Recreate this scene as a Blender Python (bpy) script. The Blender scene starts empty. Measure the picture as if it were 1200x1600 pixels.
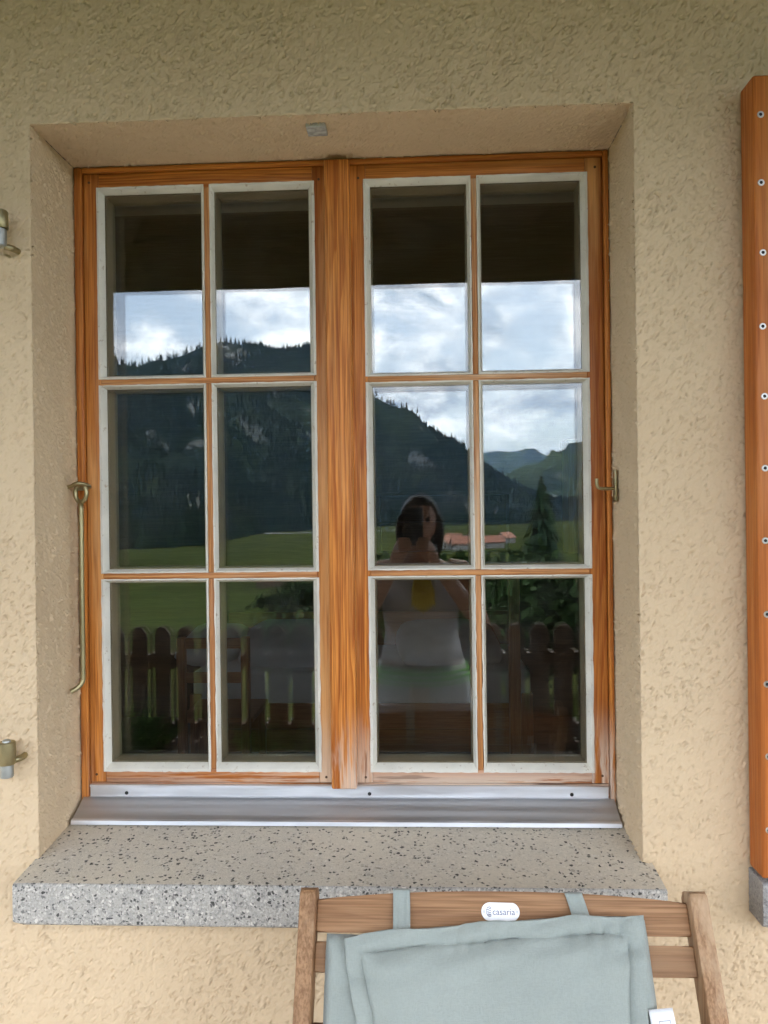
import bpy, bmesh, math, random
from mathutils import Vector, Matrix, noise
import numpy as np
R = math.radians
random.seed(7)
scene = bpy.context.scene
col = scene.collection

# ------------------------------------------------------------------ camera, world, sun, exposure
EYE = Vector((0.0, -1.45, 1.55))
YAW, PIT, ROL, FPX = R(2.652), R(-0.05), R(-0.739), 1202.0
_f = Vector((-math.sin(YAW)*math.cos(PIT), math.cos(YAW)*math.cos(PIT), math.sin(PIT)))
_r = Vector((math.cos(YAW), math.sin(YAW), 0)); _u = _r.cross(_f)
CR = _r*math.cos(ROL) + _u*math.sin(ROL)
CU = -_r*math.sin(ROL) + _u*math.cos(ROL)
CF = _f
camd = bpy.data.cameras.new('camera'); cam = bpy.data.objects.new('camera', camd); col.objects.link(cam)
camd.sensor_fit = 'VERTICAL'; camd.sensor_height = 36.0; camd.sensor_width = 27.0
camd.lens = 36.0*FPX/1600.0
camd.clip_start = 0.01; camd.clip_end = 60000
M = Matrix.Identity(4)
for i in range(3):
    M[i][0] = CR[i]; M[i][1] = CU[i]; M[i][2] = -CF[i]; M[i][3] = EYE[i]
cam.matrix_world = M
scene.camera = cam
scene.render.resolution_x = 768; scene.render.resolution_y = 1024

SUN_EL, SUN_AZ = R(49), R(155)      # azimuth clockwise from +Y (the house looks towards -Y)
world = bpy.data.worlds.new('World'); scene.world = world; world.use_nodes = True
def build_world():
    nt = world.node_tree; nt.nodes.clear(); N = nt.nodes.new; L = nt.links.new
    out = N('ShaderNodeOutputWorld'); bg = N('ShaderNodeBackground'); bg.inputs[1].default_value = 0.1
    sky = N('ShaderNodeTexSky'); sky.sky_type = 'NISHITA'; sky.sun_disc = False
    sky.sun_elevation = SUN_EL; sky.sun_rotation = SUN_AZ; sky.air_density = 1.0; sky.dust_density = 1.5
    tc = N('ShaderNodeTexCoord'); sep = N('ShaderNodeSeparateXYZ'); L(tc.outputs['Generated'], sep.inputs[0])
    def math_(op, a, b=None, c=None, clamp=False):
        n = N('ShaderNodeMath'); n.operation = op; n.use_clamp = clamp
        for i, v in enumerate((a, b, c)):
            if v is None: continue
            if hasattr(v, 'links'): L(v, n.inputs[i])
            else: n.inputs[i].default_value = v
        return n.outputs[0]
    cmb = N('ShaderNodeCombineXYZ'); L(sep.outputs[0], cmb.inputs[0]); L(sep.outputs[1], cmb.inputs[1]); L(math_('MULTIPLY', sep.outputs[2], 1.7), cmb.inputs[2])
    def noise_(sc, det, ro, dist, off):
        mp = N('ShaderNodeMapping'); mp.inputs['Location'].default_value = off; L(cmb.outputs[0], mp.inputs[0])
        n = N('ShaderNodeTexNoise'); n.inputs['Scale'].default_value = sc; n.inputs['Detail'].default_value = det
        n.inputs['Roughness'].default_value = ro; n.inputs['Distortion'].default_value = dist
        L(mp.outputs[0], n.inputs['Vector']); return n.outputs[0]
    def mr(v, a, b, c=0.0, d=1.0):
        n = N('ShaderNodeMapRange'); n.interpolation_type = 'SMOOTHSTEP'
        L(v, n.inputs[0])
        for i, x in enumerate((a, b, c, d)): n.inputs[i+1].default_value = x
        return n.outputs[0]
    nA = noise_(5.5, 7, 0.58, 0.2, (2.2, 0.4, 0))
    cov = mr(nA, 0.36, 0.56)
    nB = noise_(9.0, 7, 0.60, 0.3, (5.1, 1.3, 2))
    shade = mr(nB, 0.38, 0.60)
    def mix(f, a, b):
        n = N('ShaderNodeMix'); n.data_type = 'RGBA'
        if hasattr(f, 'links'): L(f, n.inputs[0])
        else: n.inputs[0].default_value = f
        for s, v in ((6, a), (7, b)):
            if hasattr(v, 'links'): L(v, n.inputs[s])
            else: n.inputs[s].default_value = v
        return n.outputs[2]
    ccol = mix(shade, (4.4, 5.1, 6.2, 1), (14.5, 14.6, 14.8, 1))
    skyc = mix(0.35, sky.outputs[0], (7.0, 8.0, 9.2, 1))
    c = mix(cov, skyc, ccol)
    L(c, bg.inputs[0]); L(bg.outputs[0], out.inputs[0])
build_world()
sund = bpy.data.lights.new('sun', 'SUN'); sun = bpy.data.objects.new('sun', sund); col.objects.link(sun)
sund.energy = 1.3; sund.angle = R(12); sund.color = (1, 0.95, 0.88)
sdir = Vector((math.sin(SUN_AZ)*math.cos(SUN_EL), math.cos(SUN_AZ)*math.cos(SUN_EL), math.sin(SUN_EL)))
sun.rotation_euler = sdir.to_track_quat('Z', 'Y').to_euler(); sun.location = (0, -8, 12)
vs = scene.view_settings
vs.view_transform = 'Standard'; vs.look = 'None'; vs.gamma = 1.0; vs.use_curve_mapping = False
vs.exposure = 2.87
try:
    scene.cycles.transparent_max_bounces = 16; scene.cycles.max_bounces = 6; scene.cycles.diffuse_bounces = 4; scene.cycles.glossy_bounces = 3; scene.cycles.transmission_bounces = 3; scene.cycles.use_light_tree = False
    world.cycles.sampling_method = 'MANUAL'; world.cycles.sample_map_resolution = 512
except Exception: pass

# ------------------------------------------------------------------ helpers
ORG = {}
def org(o):
    while o is not None and o.parent is not None: o = o.parent
    return ORG.get(o.name, Vector((0, 0, 0))) if o is not None else Vector((0, 0, 0))
def tag(o, label=None, cat=None, group=None, kind=None):
    if label: o['label'] = label
    if cat: o['category'] = cat
    if group: o['group'] = group
    if kind: o['kind'] = kind
    return o
def thing(name, loc, label, cat, group=None):
    o = bpy.data.objects.new(name, None); o.empty_display_size = 0.05
    col.objects.link(o); o.location = loc; ORG[o.name] = Vector(loc)
    return tag(o, label, cat, group)

class MB:
    """collects shapes in world coordinates; build() links them as one mesh object"""
    def __init__(s): s.v = []; s.f = []; s.m = []; s.mi = 0
    def add(s, vs_, fs_):
        b = len(s.v); s.v += [tuple(p) for p in vs_]
        s.f += [tuple(i+b for i in f) for f in fs_]; s.m += [s.mi]*len(fs_)
        return s
    def bm(s, bm_):
        bm_.verts.index_update()
        s.add([v.co[:] for v in bm_.verts], [[v.index for v in f.verts] for f in bm_.faces]); bm_.free(); return s
    def box(s, x0, x1, y0, y1, z0, z1, bev=0.0, seg=2):
        bm_ = bmesh.new(); bmesh.ops.create_cube(bm_, size=1)
        for v in bm_.verts:
            v.co = Vector(((x0+x1)/2 + v.co.x*(x1-x0), (y0+y1)/2 + v.co.y*(y1-y0), (z0+z1)/2 + v.co.z*(z1-z0)))
        if bev > 0:
            bmesh.ops.bevel(bm_, geom=bm_.edges[:], offset=bev, segments=seg, affect='EDGES', profile=0.5)
        return s.bm(bm_)
    def prism(s, pts, d, bev=0.0, seg=1):
        """closed polygon pts (3D, planar) extruded along vector d"""
        n = len(pts); d = Vector(d)
        if bev <= 0:
            return s.add([Vector(p) for p in pts] + [Vector(p)+d for p in pts],
                [list(range(n))[::-1], list(range(n, 2*n))] + [[i, (i+1) % n, n+(i+1) % n, n+i] for i in range(n)])
        bm_ = bmesh.new(); a = [bm_.verts.new(p) for p in pts]; b = [bm_.verts.new(Vector(p)+d) for p in pts]
        bm_.faces.new(a[::-1]); bm_.faces.new(b)
        for i in range(n): bm_.faces.new((a[i], a[(i+1) % n], b[(i+1) % n], b[i]))
        bmesh.ops.bevel(bm_, geom=bm_.edges[:], offset=bev, segments=seg, affect='EDGES', profile=0.5)
        return s.bm(bm_)
    def tube(s, path, r, n=10, cap=True, closed=False):
        path = [Vector(p) for p in path]; k = len(path); rr = r if hasattr(r, '__len__') else [r]*k
        rings = []; up = None
        for i, p in enumerate(path):
            if closed: t = (path[(i+1) % k]-path[i-1]).normalized()
            else: t = (path[min(i+1, k-1)]-path[max(i-1, 0)]).normalized()
            if up is None: up = t.orthogonal().normalized()
            up = (up - t*up.dot(t)).normalized(); w = t.cross(up)
            rings.append([p + (up*math.cos(2*math.pi*j/n) + w*math.sin(2*math.pi*j/n))*rr[i] for j in range(n)])
        v = [q for g in rings for q in g]; f = []
        for i in range(k if closed else k-1):
            a = i*n; b = ((i+1) % k)*n
            for j in range(n): f.append((a+j, a+(j+1) % n, b+(j+1) % n, b+j))
        if cap and not closed:
            f.append(tuple(range(n))[::-1]); f.append(tuple(range((k-1)*n, k*n)))
        return s.add(v, f)
    def lathe(s, c, axis, prof, n=20):
        """prof = [(distance along axis, radius)]"""
        c = Vector(c); axis = Vector(axis).normalized(); u = axis.orthogonal().normalized(); w = axis.cross(u)
        v = []; f = []
        for (h, r) in prof:
            for j in range(n):
                a = 2*math.pi*j/n; v.append(c + axis*h + (u*math.cos(a)+w*math.sin(a))*r)
        for i in range(len(prof)-1):
            for j in range(n): f.append((i*n+j, i*n+(j+1) % n, (i+1)*n+(j+1) % n, (i+1)*n+j))
        f.append(tuple(range(n))[::-1]); f.append(tuple(range((len(prof)-1)*n, len(prof)*n)))
        return s.add(v, f)
    def loft(s, rings, cap=True):
        """rings = list of equal-length point lists"""
        n = len(rings[0]); v = [p for g in rings for p in g]; f = []
        for i in range(len(rings)-1):
            for j in range(n): f.append((i*n+j, i*n+(j+1) % n, (i+1)*n+(j+1) % n, (i+1)*n+j))
        if cap: f.append(tuple(range(n))[::-1]); f.append(tuple(range((len(rings)-1)*n, len(rings)*n)))
        return s.add(v, f)
    def grid(s, P):
        nu = len(P); nv = len(P[0]); v = [p for r_ in P for p in r_]
        return s.add(v, [(i*nv+j, (i+1)*nv+j, (i+1)*nv+j+1, i*nv+j+1) for i in range(nu-1) for j in range(nv-1)])
    def build(s, name, mat, parent=None, base=None, smooth=False, auto=None, fixn=True):
        me = bpy.data.meshes.new(name)
        o0 = org(parent) if parent is not None else Vector(base or (0, 0, 0))
        me.from_pydata([(p[0]-o0[0], p[1]-o0[1], p[2]-o0[2]) for p in s.v], [], s.f)
        for m in (mat if isinstance(mat, (list, tuple)) else [mat]): me.materials.append(m)
        if isinstance(mat, (list, tuple)): me.polygons.foreach_set('material_index', s.m)
        if fixn:
            b = bmesh.new(); b.from_mesh(me); bmesh.ops.recalc_face_normals(b, faces=b.faces[:]); b.to_mesh(me); b.free()
        if smooth: me.polygons.foreach_set('use_smooth', [True]*len(me.polygons))
        if auto is not None:
            me.polygons.foreach_set('use_smooth', [True]*len(me.polygons)); me.set_sharp_from_angle(angle=R(auto))
        me.update()
        o = bpy.data.objects.new(name, me); col.objects.link(o)
        if parent is not None: o.parent = parent
        else: o.location = o0; ORG[o.name] = Vector(o0)
        return o

def copy_tree(o, parent=None):
    c = o.copy(); col.objects.link(c); c.parent = parent
    for ch in o.children: copy_tree(ch, c)
    return c

# ------------------------------------------------------------------ materials
class NT:
    def __init__(s, name):
        s.m = bpy.data.materials.new(name); s.m.use_nodes = True; s.t = s.m.node_tree; s.t.nodes.clear()
        s.out = s.N('ShaderNodeOutputMaterial')
    def N(s, t, **k):
        n = s.t.nodes.new(t)
        for a, b in k.items(): setattr(n, a, b)
        return n
    def put(s, sock, v):
        if hasattr(v, 'links'): s.t.links.new(v, sock)
        else: sock.default_value = v
    def math(s, op, a, b=None, c=None, clamp=False):
        n = s.N('ShaderNodeMath', operation=op, use_clamp=clamp)
        for i, v in enumerate((a, b, c)):
            if v is not None: s.put(n.inputs[i], v)
        return n.outputs[0]
    def coord(s, kind='Object', scale=(1, 1, 1), loc=(0, 0, 0), rot=(0, 0, 0), rand=0.0):
        tc = s.N('ShaderNodeTexCoord'); v = tc.outputs[kind]
        if rand:
            oi = s.N('ShaderNodeObjectInfo'); a = s.N('ShaderNodeVectorMath', operation='ADD')
            cb = s.N('ShaderNodeCombineXYZ'); m = s.math('MULTIPLY', oi.outputs['Random'], rand)
            for i in range(3): s.t.links.new(m, cb.inputs[i])
            s.t.links.new(v, a.inputs[0]); s.t.links.new(cb.outputs[0], a.inputs[1]); v = a.outputs[0]
        mp = s.N('ShaderNodeMapping'); mp.inputs['Scale'].default_value = scale
        mp.inputs['Location'].default_value = loc; mp.inputs['Rotation'].default_value = rot
        s.t.links.new(v, mp.inputs[0]); return mp.outputs[0]
    def noise(s, vec, sc, det=3, ro=0.5, dist=0.0, outp=0):
        n = s.N('ShaderNodeTexNoise'); s.t.links.new(vec, n.inputs['Vector'])
        n.inputs['Scale'].default_value = sc; n.inputs['Detail'].default_value = det
        n.inputs['Roughness'].default_value = ro; n.inputs['Distortion'].default_value = dist
        return n.outputs[outp]
    def voro(s, vec, sc, feature='F1', outp='Distance', rnd=1.0):
        n = s.N('ShaderNodeTexVoronoi', feature=feature); s.t.links.new(vec, n.inputs['Vector'])
        n.inputs['Scale'].default_value = sc; n.inputs['Randomness'].default_value = rnd
        return n.outputs[outp]
    def mr(s, v, a, b, c=0.0, d=1.0, smooth=True):
        n = s.N('ShaderNodeMapRange', interpolation_type='SMOOTHSTEP' if smooth else 'LINEAR')
        s.put(n.inputs[0], v)
        for i, x in enumerate((a, b, c, d)): s.put(n.inputs[i+1], x)
        return n.outputs[0]
    def mix(s, f, a, b, mode='MIX'):
        n = s.N('ShaderNodeMix', data_type='RGBA', blend_type=mode)
        s.put(n.inputs[0], f)
        for k, v in ((6, a), (7, b)):
            if not hasattr(v, 'links') and len(v) == 3: v = (*v, 1)
            s.put(n.inputs[k], v)
        return n.outputs[2]
    def ramp(s, f, stops, interp='LINEAR'):
        n = s.N('ShaderNodeValToRGB'); n.color_ramp.interpolation = interp
        e = n.color_ramp.elements
        while len(e) < len(stops): e.new(0.5)
        for k, (p, c) in enumerate(stops): e[k].position = p; e[k].color = (*c, 1) if len(c) == 3 else c
        s.put(n.inputs[0], f); return n.outputs[0]
    def bump(s, h, dist=0.001, strength=1.0, normal=None):
        n = s.N('ShaderNodeBump'); n.inputs['Distance'].default_value = dist; n.inputs['Strength'].default_value = strength
        s.put(n.inputs['Height'], h)
        if normal is not None: s.put(n.inputs['Normal'], normal)
        return n.outputs[0]
    def pbr(s, color, rough=0.6, metal=0.0, normal=None, spec=None, **k):
        b = s.N('ShaderNodeBsdfPrincipled')
        if not hasattr(color, 'links') and len(color) == 3: color = (*color, 1)
        s.put(b.inputs['Base Color'], color); s.put(b.inputs['Roughness'], rough); s.put(b.inputs['Metallic'], metal)
        if normal is not None: s.put(b.inputs['Normal'], normal)
        if spec is not None: s.put(b.inputs['Specular IOR Level'], spec)
        for a, v in k.items(): s.put(b.inputs[a], v)
        s.t.links.new(b.outputs[0], s.out.inputs[0]); return s.m

def mat_plain(name, c, rough=0.6, metal=0.0, var=0.12, sc=40, bump=0.0, bsc=200, spec=None):
    s = NT(name); v = s.coord(rand=3.0)
    n = s.noise(v, sc, 4)
    cc = s.mix(s.mr(n, 0.3, 0.7), tuple(x*(1-var) for x in c), tuple(min(1, x*(1+var)) for x in c))
    nb = s.bump(s.noise(v, bsc, 4), bump) if bump else None
    return s.pbr(cc, rough, metal, nb, spec)

def mat_wood(name, axis, light, mid, dark, ringsc=110, rough=0.5, wear=0.0, bump=0.0005, worn=None, knots=True, spec=0.35, blotch=0.55, zwear=None):
    """grain runs along the given axis of the object"""
    s = NT(name); v = s.coord(rand=7.0)
    st = {'X': (0.045, 1, 1), 'Y': (1, 0.045, 1), 'Z': (1, 1, 0.045)}[axis]
    def stretch(vec, k):
        mp = s.N('ShaderNodeMapping'); mp.inputs['Scale'].default_value = tuple(1 if x == 1 else k for x in st)
        s.t.links.new(vec, mp.inputs[0]); return mp.outputs[0]
    g1 = stretch(v, 0.07); g2 = stretch(v, 0.018)
    sep = s.N('ShaderNodeSeparateXYZ'); s.t.links.new(v, sep.inputs[0])
    cross = {'X': (2, 1), 'Y': (0, 2), 'Z': (0, 1)}[axis]
    base = s.math('ADD', s.math('MULTIPLY', sep.outputs[cross[0]], ringsc), s.math('MULTIPLY', sep.outputs[cross[1]], ringsc*0.45))
    wob = s.noise(g1, 9, 3, 0.55); wob2 = s.noise(g1, 40, 3, 0.5)
    ph = s.math('ADD', base, s.math('ADD', s.math('MULTIPLY', wob, 15.0), s.math('MULTIPLY', wob2, 2.2)))
    fr = s.math('FRACT', ph)
    ring = s.math('MULTIPLY', s.mr(fr, 0.25, 0.86), s.mr(fr, 1.0, 0.9))
    ring = s.math('MULTIPLY', ring, s.mr(s.noise(g1, 14, 2), 0.32, 0.66, 0.08, 0.95))
    fine = s.noise(g2, 420, 4, 0.6)
    c = s.mix(ring, light, mid)
    c = s.mix(s.math('MULTIPLY', s.mr(fine, 0.40, 0.66), 0.62), c, dark)
    mid_ = s.noise(g2, 150, 3, 0.6)
    c = s.mix(s.math('MULTIPLY', s.mr(mid_, 0.46, 0.66), 0.38), c, dark)
    c = s.mix(s.math('MULTIPLY', s.mr(mid_, 0.46, 0.30), 0.30), c, tuple(min(1, x*1.25) for x in light))
    bl = s.noise(g1, 5, 3, 0.6)
    c = s.mix(s.math('MULTIPLY', s.mr(bl, 0.42, 0.7), blotch), c, dark)
    if knots:
        kd = s.voro(stretch(v, 0.33), 5.0)
        k = s.mr(kd, 0.035, 0.012)
        c = s.mix(s.math('MULTIPLY', k, 0.85), c, tuple(x*0.22 for x in dark))
    if wear:
        w = s.math('MULTIPLY', s.mr(s.noise(g1, 11, 5, 0.65), 0.52, 0.68), wear)
        c = s.mix(w, c, worn or (0.62, 0.40, 0.22))
    if zwear:
        tcz = s.N('ShaderNodeNewGeometry'); sz = s.N('ShaderNodeSeparateXYZ'); s.t.links.new(tcz.outputs['Position'], sz.inputs[0])
        a = s.mr(sz.outputs[2], zwear[0], zwear[1], 1.0, 0.0)
        a = s.math('MULTIPLY', a, s.mr(sz.outputs[0], zwear[2], zwear[3]))
        ww = s.math('MULTIPLY', s.mr(s.noise(g1, 46, 5, 0.7), 0.60, 0.48), a)
        c = s.mix(s.math('MULTIPLY', ww, 0.92), c, (0.68, 0.55, 0.43))
        wd = s.math('MULTIPLY', s.mr(s.noise(g1, 55, 4, 0.6), 0.58, 0.66), a)
        c = s.mix(s.math('MULTIPLY', wd, 0.8), c, (0.07, 0.025, 0.012))
    nb = s.bump(s.math('ADD', s.math('MULTIPLY', ring, -0.6), fine), bump)
    return s.pbr(c, s.mr(fine, 0.3, 0.7, rough-0.08, rough+0.12), 0.0, nb, spec)

def mat_stucco():
    s = NT('stucco'); v = s.coord()
    lump = s.noise(v, 112, 2.5, 0.55, 0.8)
    cn = s.noise(v, 80, 1.7, 0.5, 1.1)
    cr = s.mr(s.math('ABSOLUTE', s.math('SUBTRACT', cn, 0.5)), 0.0, 0.044, 1.0, 0.0)
    pres = s.mr(s.noise(v, 98, 2.0, 0.5, 0.6), 0.47, 0.56)
    cr = s.math('MULTIPLY', cr, pres)
    pit = s.math('MULTIPLY', s.mr(s.voro(v, 95), 0.16, 0.03), s.mr(s.noise(v, 60, 1), 0.55, 0.62))
    big = s.mr(s.noise(v, 5.0, 3, 0.6, 0.8), 0.34, 0.66, 0.80, 1.12)
    fine = s.noise(v, 260, 3, 0.65)
    h = s.math('MULTIPLY', lump, 0.0050)
    h = s.math('SUBTRACT', h, s.math('MULTIPLY', cr, 0.0042))
    h = s.math('SUBTRACT', h, s.math('MULTIPLY', pit, 0.0034))
    h = s.math('ADD', h, s.math('MULTIPLY', fine, 0.0014))
    h = s.math('MULTIPLY', s.math('SUBTRACT', h, 0.0029), big)
    h = s.math('ADD', h, s.math('MULTIPLY', s.math('SUBTRACT', s.noise(v, 9, 2), 0.5), 0.004))
    c = s.mix(s.mr(s.noise(v, 3.0, 4), 0.35, 0.65), (0.585, 0.440, 0.280), (0.622, 0.474, 0.306))
    c = s.mix(s.math('MULTIPLY', s.mr(fine, 0.5, 0.7), 0.25), c, (0.68, 0.52, 0.34))
    st = s.noise(s.coord(scale=(6, 6, 0.9)), 2.2, 5, 0.65)
    c = s.mix(s.math('MULTIPLY', s.mr(st, 0.52, 0.72), 0.10), c, (0.47, 0.345, 0.215))
    d = s.N('ShaderNodeDisplacement'); d.inputs['Midlevel'].default_value = 0.0; d.inputs['Scale'].default_value = 1.0
    s.put(d.inputs['Height'], h); s.t.links.new(d.outputs[0], s.out.inputs['Displacement'])
    s.m.displacement_method = 'DISPLACEMENT'
    return s.pbr(c, 0.92, spec=0.2)

def mat_terrazzo(name, grime, grey=False):
    s = NT(name); v = s.coord()
    wv = s.N('ShaderNodeVectorMath', operation='ADD'); s.t.links.new(v, wv.inputs[0])
    nz = s.N('ShaderNodeVectorMath', operation='SCALE'); s.t.links.new(s.noise(v, 120, 2, outp=1), nz.inputs[0]); nz.inputs['Scale'].default_value = 0.006
    s.t.links.new(nz.outputs[0], wv.inputs[1]); vv = wv.outputs[0]
    def chips(sc, lo, hi):
        d = s.voro(vv, sc, 'DISTANCE_TO_EDGE'); c = s.voro(vv, sc, 'F1', 'Color')
        sp = s.N('ShaderNodeSeparateColor'); s.t.links.new(c, sp.inputs[0])
        return s.mr(d, lo, hi), sp.outputs[0], sp.outputs[1]
    base = s.mix(s.mr(s.noise(v, 260, 3), 0.35, 0.65), (0.38, 0.375, 0.36), (0.54, 0.53, 0.51))
    m1, r1, q1 = chips(270, 0.04, 0.16)
    c1 = s.ramp(r1, [(0.0, (0.14, 0.14, 0.145)), (0.10, (0.33, 0.33, 0.33)), (0.32, (0.48, 0.47, 0.455)), (0.66, (0.62, 0.61, 0.59)), (0.84, (0.40, 0.40, 0.40))], 'CONSTANT')
    c = s.mix(m1, base, c1)
    m2, r2, q2 = chips(175, 0.10, 0.20)
    sel = s.math('MULTIPLY', m2, s.mr(r2, 0.80, 0.82))
    c = s.mix(sel, c, s.ramp(q2, [(0.0, (0.075, 0.075, 0.075)), (0.45, (0.20, 0.20, 0.20)), (0.7, (0.72, 0.71, 0.69))], 'CONSTANT'))
    if grime:
        g = s.mr(s.noise(v, 7, 5, 0.6), 0.3, 0.75, 0.35, 0.60)
        keep = s.mr(r2, 0.80, 0.82, 0.55, 0.0)
        c = s.mix(s.math('ADD', g, s.math('MULTIPLY', keep, 0.28), clamp=True), c, (0.74, 0.67, 0.55))
        cd = s.math('MULTIPLY', s.math('MULTIPLY', m2, s.mr(r2, 0.86, 0.87)), 0.9)
        c = s.mix(cd, c, (0.05, 0.045, 0.042))
    c = s.mix(1.0, c, (0.90, 0.86, 0.79), 'MULTIPLY')
    if grey:
        c = s.mix(0.55, c, (0.30, 0.29, 0.29))
    nb = s.bump(s.math('ADD', s.noise(v, 300, 3), s.math('MULTIPLY', m1, 0.6)), 0.0005 if not grey else 0.002)
    return s.pbr(c, 0.62 if not grime else 0.8, normal=nb, spec=0.35)

def mat_paint(name, c, chip=0.25):
    s = NT(name); v = s.coord(rand=2.0)
    n = s.noise(v, 90, 5, 0.65)
    cc = s.mix(s.mr(s.noise(v, 14, 4), 0.35, 0.7), c, tuple(x*0.86 for x in c))
    cc = s.mix(s.math('MULTIPLY', s.mr(n, 0.60, 0.70), chip), cc, (0.36, 0.27, 0.18))
    nb = s.bump(s.noise(v, 160, 4, 0.6), 0.0006)
    return s.pbr(cc, 0.55, normal=nb, spec=0.35)

def mat_metal(name, c, rough, bump=0.0, brushed=None, dirt=0.0):
    s = NT(name); v = s.coord(scale=brushed or (1, 1, 1), rand=3.0)
    n = s.noise(v, 60, 4, 0.6)
    cc = s.mix(s.mr(n, 0.3, 0.7), tuple(x*0.82 for x in c), c)
    if dirt:
        w = s.coord(scale=(1, 4, 4))
        cc = s.mix(s.math('MULTIPLY', s.mr(s.noise(w, 9, 5, 0.65), 0.5, 0.75), dirt), cc, (0.16, 0.14, 0.12))
    nb = s.bump(s.noise(v, 150, 3), bump) if bump else None
    return s.pbr(cc, s.mr(n, 0.3, 0.7, rough*0.85, rough*1.2), 1.0, nb)

def mat_glass():
    s = NT('window_glass')
    ge = s.N('ShaderNodeNewGeometry'); v = s.coord(rand=9.0)
    d = s.N('ShaderNodeVectorMath', operation='DOT_PRODUCT')
    s.t.links.new(ge.outputs['Normal'], d.inputs[0]); s.t.links.new(ge.outputs['Incoming'], d.inputs[1])
    c = s.math('ABSOLUTE', d.outputs['Value'])
    f = s.math('ADD', 0.043, s.math('MULTIPLY', 0.957, s.math('POWER', s.math('SUBTRACT', 1.0, c, clamp=True), 5.0)))
    gl = s.N('ShaderNodeBsdfGlossy'); gl.inputs['Roughness'].default_value = 0.0; gl.inputs['Color'].default_value = (1, 1, 1, 1)
    nc = s.N('ShaderNodeVectorMath', operation='SUBTRACT'); s.t.links.new(s.noise(v, 4.0, 1, outp=1), nc.inputs[0]); nc.inputs[1].default_value = (0.5, 0.5, 0.5)
    ns = s.N('ShaderNodeVectorMath', operation='SCALE'); s.t.links.new(nc.outputs[0], ns.inputs[0]); ns.inputs['Scale'].default_value = 0.0035
    na = s.N('ShaderNodeVectorMath', operation='ADD'); s.t.links.new(ge.outputs['Normal'], na.inputs[0]); s.t.links.new(ns.outputs[0], na.inputs[1])
    nn = s.N('ShaderNodeVectorMath', operation='NORMALIZE'); s.t.links.new(na.outputs[0], nn.inputs[0])     # slightly uneven sheet glass
    s.put(gl.inputs['Normal'], nn.outputs[0])
    tr = s.N('ShaderNodeBsdfTransparent'); tr.inputs['Color'].default_value = (0.97, 0.985, 0.975, 1)
    mx = s.N('ShaderNodeMixShader'); s.put(mx.inputs[0], f)
    s.t.links.new(tr.outputs[0], mx.inputs[1]); s.t.links.new(gl.outputs[0], mx.inputs[2])
    df = s.N('ShaderNodeBsdfDiffuse'); df.inputs['Color'].default_value = (0.55, 0.53, 0.50, 1)       # specks and a film of dust
    dust = s.math('ADD', s.math('MULTIPLY', s.mr(s.noise(v, 210, 3, 0.6), 0.69, 0.76), 0.10), s.math('MULTIPLY', s.mr(s.noise(v, 7, 5, 0.7), 0.45, 0.75), 0.010))
    m2 = s.N('ShaderNodeMixShader'); s.put(m2.inputs[0], dust)
    s.t.links.new(mx.outputs[0], m2.inputs[1]); s.t.links.new(df.outputs[0], m2.inputs[2])
    s.t.links.new(m2.outputs[0], s.out.inputs[0])
    return s.m

def mat_fabric(name, c, weave=900, bump=0.0003, var=0.08):
    s = NT(name); v = s.coord(rand=1.0)
    w1 = s.noise(s.coord(scale=(1, 0.25, 0.25)), weave, 2); w2 = s.noise(s.coord(scale=(0.25, 1, 1)), weave, 2)
    w = s.math('ADD', w1, w2)
    cc = s.mix(s.mr(s.noise(v, 9, 4), 0.35, 0.7), c, tuple(x*(1-var) for x in c))
    cc = s.mix(s.math('MULTIPLY', s.mr(w, 0.85, 1.15), 0.18), cc, tuple(min(1, x*1.25) for x in c))
    nb = s.bump(s.math('ADD', w, s.math('MULTIPLY', s.noise(v, 40, 3), 0.8)), bump)
    return s.pbr(cc, 0.9, normal=nb, spec=0.15, **{'Sheen Weight': 0.15})

ORL, ORM, ORD = (0.68, 0.255, 0.050), (0.43, 0.118, 0.016), (0.20, 0.044, 0.006)
MT = {}
MT['stucco'] = mat_stucco()
MT['wood_v'] = mat_wood('larch_upright', 'Z', ORL, ORM, ORD, 105, rough=0.45, spec=0.28, wear=0.65, worn=(0.80, 0.44, 0.17), zwear=(1.04, 1.20, -0.9, 0.30))
MT['wood_h'] = mat_wood('larch_level', 'X', ORL, ORM, ORD, 130, rough=0.48, spec=0.28, wear=0.4, worn=(0.70, 0.36, 0.13), zwear=(1.03, 1.08, -1.2, 0.33))
MT['muntin_v'] = mat_wood('glazing_bar_upright', 'Z', (0.62, 0.29, 0.10), (0.42, 0.15, 0.035), (0.24, 0.075, 0.018), 210, wear=0.85, worn=(0.74, 0.54, 0.35), knots=False)
MT['muntin_h'] = mat_wood('glazing_bar_level', 'X', (0.62, 0.29, 0.10), (0.42, 0.15, 0.035), (0.24, 0.075, 0.018), 210, wear=0.85, worn=(0.74, 0.54, 0.35), knots=True)
MT['shutter_v'] = mat_wood('shutter_wood_upright', 'Z', (0.56, 0.175, 0.028), (0.43, 0.115, 0.016), (0.28, 0.068, 0.008), 75, wear=0.5, worn=(0.62, 0.26, 0.075), blotch=0.75, bump=0.0006)
MT['chair_x'] = mat_wood('acacia_level', 'X', (0.36, 0.190, 0.085), (0.25, 0.120, 0.050), (0.15, 0.066, 0.027), 70, wear=0.5, worn=(0.43, 0.26, 0.135), knots=False, rough=0.6, blotch=0.55)
MT['chair_z'] = mat_wood('acacia_upright', 'Z', (0.38, 0.215, 0.105), (0.26, 0.135, 0.060), (0.16, 0.075, 0.032), 80, wear=0.75, worn=(0.47, 0.32, 0.19), knots=False, rough=0.6, blotch=0.45)
MT['bead'] = mat_paint('white_putty_paint', (0.68, 0.645, 0.555), 0.75)
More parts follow.
